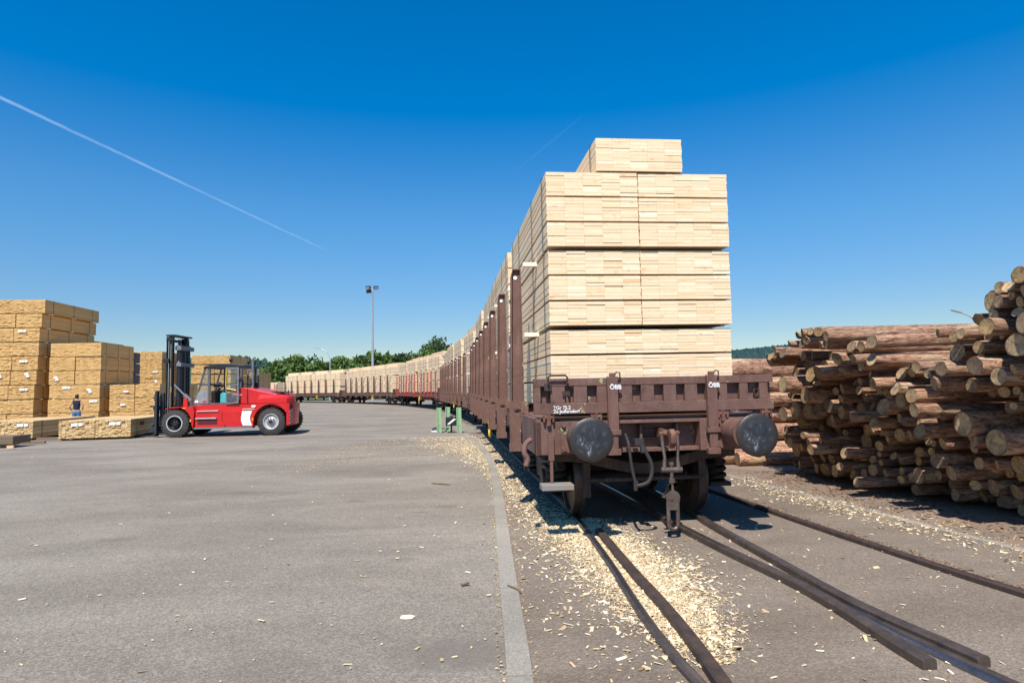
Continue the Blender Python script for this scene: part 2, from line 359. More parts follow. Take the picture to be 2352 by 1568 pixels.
def chipmat(name,stops):
    m,n,l,b=nt(name);at=N(n,'ShaderNodeAttribute');at.attribute_name='tone'
    l.new(ramp(n,l,at.outputs['Fac'],stops),b.inputs['Base Color']);b.inputs['Roughness'].default_value=.85;return m
M['chips']=chipmat('wood_chip_colours',[(0,(.28,.18,.09)),(.12,(.48,.34,.18)),(.4,(.64,.50,.29)),(.75,(.76,.63,.42)),(1,(.85,.76,.57))])
M['bark_bits']=chipmat('bark_crumb_colours',[(0,(.06,.035,.025)),(.5,(.19,.11,.07)),(1,(.33,.21,.13))])
def glass():
    m,n,l,b=nt('window_glass');b.inputs['Base Color'].default_value=(.75,.82,.82,1);b.inputs['Roughness'].default_value=.03;b.inputs['Transmission Weight'].default_value=.0
    tr=n.new('ShaderNodeBsdfTransparent');tr.inputs[0].default_value=(.86,.9,.9,1);mx=n.new('ShaderNodeMixShader');mx.inputs[0].default_value=.06
    l.new(tr.outputs[0],mx.inputs[1]);l.new(b.outputs[0],mx.inputs[2]);l.new(mx.outputs[0],n['Material Output'].inputs[0]);return m
M['glass']=glass()
def contrail_mat():
    m,n,l,b=nt('contrail_vapour');g=n.new('ShaderNodeTexCoord');f=noise(n,l,mapping(n,l,g.outputs['Object'],(.004,.004,.004)),1.,4,.6)
    b.inputs['Base Color'].default_value=(.95,.95,.95,1);b.inputs['Roughness'].default_value=1
    lw=n.new('ShaderNodeLayerWeight');lw.inputs[0].default_value=.5
    q=N(n,'ShaderNodeMath');q.operation='SUBTRACT';q.inputs[0].default_value=1.;l.new(lw.outputs['Facing'],q.inputs[1])
    q3=N(n,'ShaderNodeMath');q3.operation='MULTIPLY';qp=N(n,'ShaderNodeMath');qp.operation='POWER';qp.inputs[1].default_value=1.6;l.new(q.outputs[0],qp.inputs[0]);l.new(qp.outputs[0],q3.inputs[0]);l.new(ramp(n,l,f,[(.3,(.07,.07,.07)),(.7,(.18,.18,.18))]),q3.inputs[1])
    tr=n.new('ShaderNodeBsdfTransparent');mx=n.new('ShaderNodeMixShader');l.new(q3.outputs[0],mx.inputs[0]);tl=n.new('ShaderNodeBsdfTranslucent');tl.inputs[0].default_value=(1,1,1,1);ad=n.new('ShaderNodeAddShader');l.new(b.outputs[0],ad.inputs[0]);l.new(tl.outputs[0],ad.inputs[1]);l.new(tr.outputs[0],mx.inputs[1]);l.new(ad.outputs[0],mx.inputs[2]);l.new(mx.outputs[0],n['Material Output'].inputs[0]);return m
M['contrail']=contrail_mat()
# ------------------------------------------------------------------ camera, sun, sky
cam=bpy.data.cameras.new('Camera');co=bpy.data.objects.new('Camera',cam);COL.objects.link(co);sc.camera=co
cam.sensor_width=36;cam.lens=F/2352*36;cam.clip_end=40000;cam.clip_start=.05
co.matrix_world=Matrix.Translation((0,0,H))@Matrix.Rotation(math.pi/2+PIT,4,'X')@Matrix.Rotation(-ROL,4,'Z')
SUN=(LW(-.225,-.62,1.)-LW(0,0,0)).normalized()
sl=bpy.data.lights.new('Sun','SUN');sl.energy=4.6;sl.angle=math.radians(.53);sl.color=(1,.955,.89)
so=bpy.data.objects.new('Sun',sl);COL.objects.link(so);so.rotation_euler=SUN.to_track_quat('Z','Y').to_euler()
w=bpy.data.worlds.new('World');sc.world=w;w.use_nodes=True;wn=w.node_tree.nodes;wl=w.node_tree.links
sky=wn.new('ShaderNodeTexSky');sky.sky_type='NISHITA';sky.sun_disc=False;sky.sun_elevation=math.asin(SUN.z);sky.sun_rotation=math.atan2(SUN.x,SUN.y)
sky.air_density=1.0;sky.dust_density=.3;sky.ozone_density=3.0;sky.altitude=200
hs=wn.new('ShaderNodeHueSaturation');hs.inputs['Hue'].default_value=.504
wtc=wn.new('ShaderNodeTexCoord');wsp=wn.new('ShaderNodeSeparateXYZ');wl.new(wtc.outputs['Generated'],wsp.inputs[0])
def wramp(stops,dst,k):
    r=wn.new('ShaderNodeValToRGB');e=r.color_ramp.elements
    while len(e)<len(stops): e.new(.5)
    for i,(p,v) in enumerate(stops): e[i].position=p;e[i].color=(v/k,v/k,v/k,1)
    wl.new(wsp.outputs[2],r.inputs[0]);m=wn.new('ShaderNodeMath');m.operation='MULTIPLY';m.inputs[1].default_value=k;wl.new(r.outputs[0],m.inputs[0]);wl.new(m.outputs[0],dst)
wramp([(0,.513),(.10,.506),(.22,.498),(.4,.500)],hs.inputs['Hue'],1.)
wramp([(0,1.34),(.10,1.38),(.18,1.36),(.28,1.38),(.41,1.48),(.52,1.6)],hs.inputs['Saturation'],2.)
wramp([(0,.66),(.08,.72),(.16,.86),(.25,1.0),(.42,1.15)],hs.inputs['Value'],2.)
wl.new(sky.outputs[0],hs.inputs['Color']);wl.new(hs.outputs[0],wn['Background'].inputs[0]);wn['Background'].inputs[1].default_value=.105
vs=sc.view_settings;vs.view_transform='Standard';vs.look='None';vs.exposure=.5;vs.gamma=1;vs.use_curve_mapping=False
# ------------------------------------------------------------------ train path
KN=[(-30,5.827),(20,5.827),(32,10),(53,19.5),(74,30),(95,42),(120,55),(200,70)]
def head(s):
    for (a,x),(b,y) in zip(KN,KN[1:]):
        if s<=b: return math.radians(x+(y-x)*max(0,(s-a))/(b-a))
    return math.radians(KN[-1][1])
_P=[LW(0,0)];_ST=.25
for i in range(int(170/_ST)):
    h=head((i+.5)*_ST);p=_P[-1];_P.append(Vector((p.x-math.sin(h)*_ST,p.y+math.cos(h)*_ST,0)))
def TP(s,off=0.):
    if s<0: p=LW(0,s);h=head(0)
    else:
        i=min(int(s/_ST),len(_P)-2);t=s/_ST-i;p=_P[i].lerp(_P[i+1],t);h=head(s)
    return Vector((p.x+math.cos(h)*off,p.y+math.sin(h)*off,0))
def near_shift(s): return -.0105*max(0,1.6-s)**2
# ------------------------------------------------------------------ ground, sheets, rails, kerb
ZA=-.03
def sheet(name,poly,z,mat):
    b=MB();b.add([(p[0],p[1],z) for p in poly],[list(range(len(poly)))])
    o=b.build(name,mat,recalc=False);tag(o,kind='structure')
    if o.data.polygons[0].normal.z<0: o.data.flip_normals()
    return o
def strip(name,L_,R_,z,mat):
    b=MB();n=len(L_);b.add([(p[0],p[1],z) for p in L_]+[(p[0],p[1],z) for p in R_],[(i,n+i,n+i+1,i+1) for i in range(n-1)])
    o=b.build(name,mat,recalc=False);tag(o,kind='structure');return o
S_=4500
sheet('ground',[(-S_,-300),(S_,-300),(S_,S_),(-S_,S_)],ZA-.05,M['field'])
sheet('yard_pavement',[(-140,-20),(60,-20),(60,112),(-140,112)],ZA-.004,M['asphalt'])
ss=[-12+.5*i for i in range(70)]+[23+2*i for i in range(60)]
def edgeL(s):
    if s<14: return -2.0+.045*max(s,-6)+ (0 if s>0 else 0)
    return -1.37
kerbpts=[Vector((.16,-6,0)),Vector((.09,0,0)),Vector((.02,3.58,0)),Vector((-.075,5.46,0)),Vector((-.19,8.3,0)),Vector((-.32,11.3,0)),Vector((-.5,14,0)),Vector((-.80,17,0)),Vector((-1.25,20.2,0)),Vector((-1.75,23,0))]
def resample(pts,st):
    out=[pts[0].copy()]
    for a,b in zip(pts,pts[1:]):
        n=max(1,int((b-a).length/st))
        for i in range(1,n+1): out.append(a.lerp(b,i/n))
    return out
def smooth(pts,it=2):
    for _ in range(it):
        q=[pts[0]]
        for a,b in zip(pts,pts[1:]): q+= [a.lerp(b,.25),a.lerp(b,.75)]
        pts=q+[pts[-1]]
    return pts
kp=resample(smooth(kerbpts),.4)
rstrip=[LW(3.55,-8),LW(3.30,-3),LW(3.08,-.69),LW(2.85,2),LW(2.63,4.22),LW(2.5,7),LW(2.4,12),LW(2.3,20),LW(2.3,26)]
rs=resample(smooth(rstrip),.4)
# darker asphalt between the kerb and the right hand strip, then along the train
n_=60
def along(pts,t):
    d=[0]
    for a,b in zip(pts,pts[1:]): d.append(d[-1]+(b-a).length)
    x=t*d[-1]
    for i in range(len(pts)-1):
        if x<=d[i+1]+1e-9: return pts[i].lerp(pts[i+1],(x-d[i])/(d[i+1]-d[i]))
    return pts[-1]
Ls=[along(kp,i/n_) for i in range(n_+1)];Rs=[along(rs,i/n_) for i in range(n_+1)]
strip('track_pavement',Ls,Rs,ZA,M['asphalt_track'])
strip('track_bed',[TP(22+2*i,-1.5) for i in range(70)],[TP(22+2*i,1.9) for i in range(70)],ZA+.002,M['asphalt_track'])
rr=[Vector((p.x+30,p.y+3,0)) for p in rs]
strip('log_yard_ground',[along(rs,i/n_) for i in range(n_+1)],[along(rr,i/n_) for i in range(n_+1)],ZA,M['log_ground'])
kb=MB()
cum=0;seg=[kp[0]]
for a,b in zip(kp,kp[1:]):
    seg.append(b)
    if len(seg)>=4:
        e=seg[-1];d=(seg[-1]-seg[-2]).normalized()
        q=seg[:-1]+[e-d*.008]
        kb.sweep(q,[(-.075,ZA-.05),(.075,ZA-.05),(.075,ZA+.016),(-.075,ZA+.016)]);seg=[e]
o=kb.build('kerb',M['concrete'],bevel=.006);tag(o,kind='structure')
kb=MB();kb.sweep(rs,[(-.06,ZA-.05),(.06,ZA-.05),(.06,ZA+.006),(-.06,ZA+.006)]);tag(kb.build('edge_strip',M['concrete']),kind='structure')
def C3(x,y): return G((1400+x/1.40670)/1.30612,(1500+y/1.40670)/1.30612)
def railprof(w,top,h=.07): 
    q=.012
    return [(-w/2,ZA-h),(w/2,ZA-h),(w/2,top-q),(w/2-q,top),(-w/2+q,top),(-w/2,top-q)]
def ext(pts,d):  # lengthen a polyline at its last point
    v=(pts[-1]-pts[-2]).normalized();return pts+[pts[-1]+v*d]
def rail(name,pts,w,top,mat,label,cat='rail'):
    b=MB();b.sweep(resample(smooth(pts,2),.5),railprof(w,top));o=b.build(name,mat)
    tag(o,kind='structure');return o
far=[TP(s,-.7535) for s in range(150,2,-4)]
L1=[C3(*q) for q in((460,65),(600,250),(710,430),(850,620),(990,770))]
rail('rail',ext(far+[LW(-.745,2.4)]+L1,6),.072,0.008,M['rail'],'')
R1=[C3(*q) for q in((965,55),(1005,88),(1180,185),(1370,290),(1590,415),(1800,515),(2000,600),(2185,683))]
rail('rail',[TP(s,.7535) for s in range(150,2,-4)]+[LW(.745,2.2)]+R1,.085,.03,M['rail'],'')
A1=[C3(*q) for q in((850,88),(1100,215),(1350,330),(1500,410),(1640,495),(1800,600),(1955,692))]
rail('rail',[LW(-.69,20),LW(-.45,14),LW(-.1,8),LW(.15,3.83)]+A1,.085,.032,M['rail'],'')
rail('rail',ext([C3(*q) for q in((1600,437),(1760,527),(1950,620),(2150,710),(2352,803))],5),.06,.0,M['rail_bright'],'')
rail('rail',ext([C3(*q) for q in((1660,465),(1900,575),(2100,665),(2352,776))],5),.05,-.004,M['rail'],'')
rail('rail',ext([LW(.80,23),LW(.93,17),LW(1.2,11),LW(1.5,6),LW(1.64,2.84)]+[C3(*q) for q in((1470,108),(1800,215),(2060,300),(2352,390))],5),.075,.02,M['rail_rust'],'')
g1=[C3(*q) for q in((558,128),(700,300),(830,440),(960,600),(1080,770))]
rail('guard_rail',ext(g1,5),.085,.03,M['rail_rust'],'')
def railhead(pts,z):
    b=MB();b.sweep(resample(smooth(pts,2),.5),[(-.017,z-.01),(.017,z-.01),(.015,z+.002),(-.015,z+.002)]);tag(b.build('rail_head',M['rail_bright']),kind='structure')
railhead(ext(far+[LW(-.745,2.4)]+L1,6),.008)
railhead([TP(s,.7535) for s in range(150,2,-4)]+[LW(.745,2.2)]+R1[:3],.03)
railhead([LW(-.69,20),LW(-.45,14),LW(-.1,8),LW(.15,3.83)]+A1[:2],.032)
# ------------------------------------------------------------------ wood chips
def chipmesh(name,mat,gen,n,smin,smax,zt=.0,asp=(1.2,3.),tilt=.25,tmin=0.,tmax=1.):
    b=MB()
    for _ in range(n):
        p=gen()
        if p is None: continue
        s=smin+(smax-smin)*R.random()**2.6;ln=s*R.uniform(*asp);th=R.uniform(.002,.006)
        Mx=Matrix.Translation((p[0],p[1],ZA+zt+(p[2] if len(p)>2 else 0)+R.uniform(0,.008)))@Euler((R.gauss(0,tilt),R.gauss(0,tilt),R.random()*6.3)).to_matrix().to_4x4()
        q=[(-ln/2,-s/2*R.uniform(.5,1)),(ln/2,-s/2*R.uniform(.4,1)),(ln/2*R.uniform(.8,1),s/2),(-ln/2*R.uniform(.7,1),s/2*R.uniform(.6,1))]
        b.tone=R.uniform(tmin,tmax)
        vs=[Mx@Vector((x,y,0)) for x,y in q]+[Mx@Vector((x,y,th)) for x,y in q]
        b.add(vs,[(4,5,6,7),(0,1,5,4),(1,2,6,5),(2,3,7,6),(3,0,4,7)])
    return b.build(name,mat,recalc=False)
def pathgen(pts,sig,w=None,skew=0):
    # random points about a polyline in the ground plane; sig list of spread per node, w list of weights per node
    pts=[Vector(p) for p in pts];segs=list(zip(range(len(pts)-1),pts,pts[1:]))
    w=w or [1]*len(pts);ww=[(b-a).length*(w[i]+w[i+1])/2 for i,a,b in segs];tot=sum(ww)
    def g():
        x=R.random()*tot
        for (i,a,b),v in zip(segs,ww):
            if x<=v: break
            x-=v
        t=R.random()
        if w[i]+w[i+1]>0 and R.random()>(w[i]*(1-t)+w[i+1]*t)/max(w[i],w[i+1]): return g()
        p=a.lerp(b,t);d=(b-a).normalized();s=sig[i]*(1-t)+sig[i+1]*t
        o=R.gauss(0,s);return (p.x-d.y*o,p.y+d.x*o)
    return g
Gd=lambda x,y:G(x,y,ZA)
near=pathgen([Gd(1300,1195),Gd(1385,1250),Gd(1470,1320),Gd(1545,1400),Gd(1600,1480),Gd(1650,1530)],[.22,.24,.25,.21,.14,.08],[.8,1,1,.9,.5,.1])
side=pathgen([Gd(1030,1002),Gd(1075,1022),Gd(1110,1045),Gd(1150,1080),Gd(1180,1120),Gd(1230,1170),Gd(1300,1205)],[.9,.6,.42,.2,.16,.2,.24],[.7,1,1,.7,.45,.6,.8])
def both():
    return near() if R.random()<.6 else side()
tag(chipmesh('chip_dust',M['chips'],near,16000,.003,.012,tmin=0,tmax=.7),'fine dust and splinters between the chips along the left rail','wood dust',kind='stuff')
tag(chipmesh('wood_chips',M['chips'],near,10500,.005,.028,tmin=.0,tmax=.95),'pale wood chips strewn thickly along the left rail','wood chips',kind='stuff')
tag(chipmesh('wood_chips',M['chips'],side,12000,.005,.028,tmin=0,tmax=.95),'drift of pale wood chips beside the wagon in front of the green posts','wood chips',kind='stuff')
left=pathgen([Gd(700,1085),Gd(770,1050),Gd(850,1015)],[.55,.5,.5],[.6,1,1])
mid=pathgen([Gd(850,1040),Gd(1000,1040),Gd(1080,1010)],[1.1,1.3,.9])
def l2(): return left() if R.random()<.55 else mid()
tag(chipmesh('bark_litter',M['chips'],l2,3600,.004,.016,tmin=0,tmax=.45),'orange-brown bark and chip litter spread across the pale asphalt','bark litter',kind='stuff')
def sparse():
    y=3+R.random()**1.6*20;x=R.uniform(-.9,1.05)*y
    if WL((x,y))[0]>3.4: return None
    return (x,y)
tag(chipmesh('scattered_chips',M['chips'],sparse,800,.006,.026,tilt=.15),'single pale wood chips scattered over the asphalt','wood chips',kind='stuff')
trk=pathgen([LW(-1.2,-3.2),LW(-1.3,0),LW(-1.25,2)],[.25,.3,.3])
trk2=pathgen([LW(.1,-3.2),LW(0,0),LW(.6,1),LW(1.2,-1),LW(1.4,-3)],[.4,.45,.4,.5,.5])
def tk(): return trk() if R.random()<.75 else trk2()
tag(chipmesh('track_chips',M['chips'],tk,800,.006,.028),'loose pale chips lying between the rails and the kerb','wood chips',kind='stuff')
rg=pathgen([LW(2.75,4.4),LW(2.55,3),LW(2.7,1.8),LW(2.95,.2),LW(3.1,-1.2),LW(2.7,-1.8)],[.16,.2,.2,.22,.25,.3],[.5,.8,1,.9,.7,.4])
tag(chipmesh('strip_chips',M['chips'],rg,1500,.006,.026),'pale wood chips along the concrete strip before the log pile','wood chips',kind='stuff')
bk=pathgen([LW(3.6,5),LW(3.5,3),LW(3.7,1.5),LW(3.9,-.5),LW(4,-2.5)],[.35,.35,.4,.5,.5])
tag(chipmesh('bark_crumbs',M['bark_bits'],bk,2000,.009,.034,tmin=.0,tmax=1.),'brown bark crumbs lying along the foot of the log pile','bark crumbs',kind='stuff')
ob=pathgen([LW(1.75,2.9),LW(1.85,.7),LW(2.06,-1.8),LW(2.3,-4)],[.05,.06,.06,.08])
tag(chipmesh('rail_crumbs',M['bark_bits'],ob,1100,.008,.025,tmin=.4),'brown crumbs packed along the outer rail','bark crumbs',kind='stuff')
ke1=pathgen([p+Vector((-.085,0,0)) for p in kp[4::6]],[.02]*len(kp[4::6]));ke2=pathgen([p+Vector((.09,0,0)) for p in kp[4::6]],[.025]*len(kp[4::6]))
def ke(): return ke1() if R.random()<.4 else ke2()
tag(chipmesh('kerb_crumbs',M['chips'],ke,2600,.003,.016,asp=(1,1.8),tmin=.0,tmax=.5),'tan dust and crumbs gathered along both edges of the kerb','crumbs',kind='stuff')
def twig(p,q,r,lab):
    b=MB();p=Vector(p);q=Vector(q);m=p.lerp(q,.5)+Vector((.006,.004,.004));b.tube([p,p.lerp(m,.5),m,m.lerp(q,.6),q],[r,r*.95,r,r*.85,r*.6],6)
    tag(b.build('stick',M['wood_old']),lab,'stick')
a=G(1166,1343,ZA+.024);b_=G(1198,1358,ZA+.024);twig(a,b_,.008,'dark brown stick lying across the concrete kerb')
a=G(1062,1342,ZA+.012);b_=G(1078,1337,ZA+.02);a.x-=.01;twig(a,b_,.016,'curled reddish bark sliver on asphalt left of the kerb')
a=G(992,1109,ZA+.01);b_=G(1034,1112,ZA+.01);twig(a,b_,.014,'thin brown twig on the asphalt before the front wagon')
b=MB();p=G(936,1418,ZA);b.prism([(-.05,-.02),(-.01,-.035),(.04,-.025),(.055,.0),(.02,.03),(-.045,.02)],'z',.001,.012);tag(b.build('wood_splinter',M['wood_white'],loc=p),'big pale wood splinter lying alone on the near asphalt','wood chip')
# ------------------------------------------------------------------ lumber
def pack_mesh(name,W,Hh,L,cols,rows,mat,jit,gap=.0014,layers=None,wj=0.,seed=0,tlo=0.,thi=1.,lath=.009):
    r=random.Random(seed);b=MB()
    layers=layers or [rows];nl=len(layers);tot=sum(layers)
    th=(Hh-lath*(nl-1))/tot;z=0
    for li,lr in enumerate(layers):
        for k in range(lr):
            ws=[1+r.uniform(-wj,wj) for _ in range(cols)] if wj else [1]*cols
            sm=sum(ws);x=-W/2
            for c in range(cols):
                w_=W*ws[c]/sm
                f=r.gauss(0,jit);bk_=r.gauss(0,jit*1.5)
                if r.random()<.03: f-=jit*2.6
                b.tone=min(1,max(0,r.gauss((tlo+thi)/2,(thi-tlo)*.27)))
                sh=r.uniform(0,.002)
                b.box(x+gap+(r.uniform(-.004,.004)+(.006 if layers!=[rows] else 0) if c==0 else 0),x+w_-gap+(r.uniform(-.006,.002)-(.008 if len(layers)>1 else 0) if c==cols-1 else 0),f,L+bk_,z+gap*.6,z+th-gap*.6-sh)
                x+=w_
            z+=th
        z+=lath
    return b.mesh(name,mat)
class Pack: pass
def strap_mesh(W,Hh,y,mat,t=.004,w=.022):
    b=MB();o=.006
    b.box(-W/2-o-t,-W/2-o,y-w/2,y+w/2,-o,Hh+o);b.box(W/2+o,W/2+o+t,y-w/2,y+w/2,-o,Hh+o)
    b.box(-W/2-o,W/2+o,y-w/2,y+w/2,Hh+o,Hh+o+t);b.box(-W/2-o,W/2+o,y-w/2,y+w/2,-o-t,-o)
    return b.mesh('strap',mat)
PL=4.05;PW=1.115
def mk(kind,n,**k): return [pack_mesh('lumber_pack',seed=100*i+hash(kind)%7,name_=None,**k) if 0 else pack_mesh('lumber_pack',seed=31*i+len(kind),**k) for i in range(n)]
TH3=.88
mesh3=mk('tier',4,W=PW,Hh=TH3,L=PL,cols=5,rows=21,layers=[7,7,7],mat=M['wood_fresh'],jit=.0017,gap=.0007,lath=.021,tlo=.2,thi=.8)
meshT=mk('top',3,W=1.06,Hh=.395,L=PL,cols=5,rows=11,layers=[10],mat=M['wood_fresh'],jit=.0017,gap=.0007,tlo=.2,thi=.8)
str3=[strap_mesh(PW,TH3,y,M['strap']) for y in(.28,1.25,2.8,3.75)]
strT=[strap_mesh(1.06,.395,y,M['strap']) for y in(.25,3.8)]
def place_pack(parent_M,x,y,z,meshes,straps,label,group,i,rz=0):
    me=meshes[i%len(meshes)];o=bpy.data.objects.new('lumber_pack',me);COL.objects.link(o)
    o.matrix_world=parent_M@Matrix.Translation((x,y,z))@Matrix.Rotation(rz,4,'Z')
    for s in straps:
        q=bpy.data.objects.new('strap',s);COL.objects.link(q);q.parent=o
    tag(o,label,'lumber pack',group);return o
spm=MB();spm.tone=.8;spm.box(-1.31,1.27,-.05,.05,0,.05);spacer=spm.mesh('spacer_beam',M['wood_white'])
spm=MB();spm.tone=.6;spm.box(-1.2,1.2,-.05,.05,0,.05);spacer_s=spm.mesh('spacer_beam',M['wood_white'])
def place_beam(Mx,x,y,z,me,label,group):
    o=bpy.data.objects.new('spacer_beam',me);COL.objects.link(o);o.matrix_world=Mx@Matrix.Translation((x,y,z));tag(o,label,'wooden beam',group);return o
# ------------------------------------------------------------------ wagon
WLEN=21.2
def arcp(cx,cz,r,a0,a1,n): return [(cx+r*math.cos(math.radians(a0+(a1-a0)*i/n)),cz+r*math.sin(math.radians(a0+(a1-a0)*i/n))) for i in range(n+1)]
def wheel_mesh(side):
    b=MB();s=side
    prof=[(-.07,.30),(-.065,.43),(-.06,.492),(-.035,.488),(-.028,.466),(.065,.455),(.07,.44),(.07,.40),(.03,.38),(.02,.2),(.04,.13),(.09,.12),(.10,.0)]
    b.lathe([(t*s,r) for t,r in prof],(0,0,0),(1,0,0),40)
    b.lathe([(-.07*s,.30),(-.02*s,.28),(-.01*s,.18),(-.05*s,.12),(-.1*s,.11)],(0,0,0),(1,0,0),40)
    return b
def coil(cx,cy,z0,z1,r,turns,t):
    n=turns*14;return [(cx+r*math.cos(2*math.pi*turns*i/n),cy+r*math.sin(2*math.pi*turns*i/n),z0+(z1-z0)*i/n) for i in range(n+1)]
def make_bogie(root,yc,first=True):
    fr=MB()
    for s in(-1,1):
        x0,x1=(.93*s,1.03*s) if s>0 else (1.03*s,.93*s)
        fr.prism([(yc-1.35,.62),(yc-1.2,.80),(yc-.4,.84),(yc-.25,.62),(yc+.25,.62),(yc+.4,.84),(yc+1.2,.80),(yc+1.35,.62),(yc+1.2,.58),(yc+.62,.60),(yc+.45,.34),(yc-.45,.34),(yc-.62,.60),(yc-1.2,.58)],'x',x0,x1)
    fr.box(-1.0,1.0,yc-.18,yc+.18,.5,.8);fr.box(-.95,.95,yc-.05,yc+.05,.35,.5)
    # bowed end beams
    for e in(-1,1):
        ye=yc+e*1.42
        pts=[(-1.12,.80),(-.8,.79),(-.45,.70),(0,.60),(.45,.70),(.8,.79),(1.12,.80)]
        pts=[(p.x,p.y) for p in smooth([Vector((a,b,0)) for a,b in pts])]
        up=[(a,b+.06) for a,b in pts];dn=[(a,b-.07) for a,b in pts]
        fr.prism(up+dn[::-1],'y',ye-.05,ye+.05)
    o=fr.build('bogie',M['wagon_dark'],root,bevel=.008)
    for e in(-1,1):
        y=yc+e*.9
        ax=MB();ax.cyl((-1.05,y,.46),(1.05,y,.46),.075);ax.build('axle',M['dark'],o)
        for s in(-1,1):
            wb=wheel_mesh(s);wb.build('wheel',M['wheel'],o,loc=(.76*s,y,.46))
            bx=MB();bx.box(.9*s-.0 if s>0 else 1.12*s,1.12*s if s>0 else .9*s,y-.16,y+.16,.33,.62);bx.cyl((1.1*s,y,.46),(1.16*s,y,.46),.12);bx.build('axle_box',M['wagon_dark'],o,bevel=.01)
            for d in(-.27,.27):
                sp=MB();sp.tube(coil(1.0*s,y+d,.40,.72,.10,4,.02),.026,6);sp.box(1.0*s-.13,1.0*s+.13,y+d-.13,y+d+.13,.35,.40);sp.build('coil_spring',M['dark'],o)
        br=MB();br.cyl((-.72,y-.55*e*-1,.50),(.72,y-.55*e*-1,.50),.03);
        for s in(-1,1): br.box(.70*s-.04,.70*s+.04,y+.5*e,y+.57*e,.30,.72)
        br.build('brake_beam',M['wagon_dark'],o)
    return o
M['wheel']=rail_mat('wheel_steel',(.05,.037,.032),(.11,.085,.07),.55,.45)
def stanchion_mesh(s):
    b=MB();x=1.36*s
    # channel post: web facing the wagon ends, two flanges
    def pr(xa,xb,xc,xd,y0,y1): b.prism([(xa,1.33),(xb,1.33),(xc,3.22),(xd,3.22)],'y',y0,y1)
    o=.10*s;i_=-.09*s
    b.prism([(x+o,1.33),(x+i_,1.33),(x+i_*.85,3.24),(x+o*.35,3.24),(x+o*.62,3.14)],'y',-.012,.012)
    for k,(p,q) in enumerate((((x+o,1.33),(x+o*.62,3.14)),((x+i_,1.33),(x+i_*.85,3.24)))):
        t=.014*s*(1 if k else -1)
        b.prism([(p[0],p[1]),(p[0]+t,p[1]),(q[0]+t,q[1]),(q[0],q[1])],'y',-.055,-.0125);b.prism([(p[0],p[1]),(p[0]+t,p[1]),(q[0]+t,q[1]),(q[0],q[1])],'y',.0125,.055)
    b.prism([(x+o*.62,3.14),(x+o*.35,3.24),(x+i_*.85,3.24),(x+i_*.85,3.225),(x+o*.32,3.225),(x+o*.55,3.13)],'y',-.055,-.0125)
    return b
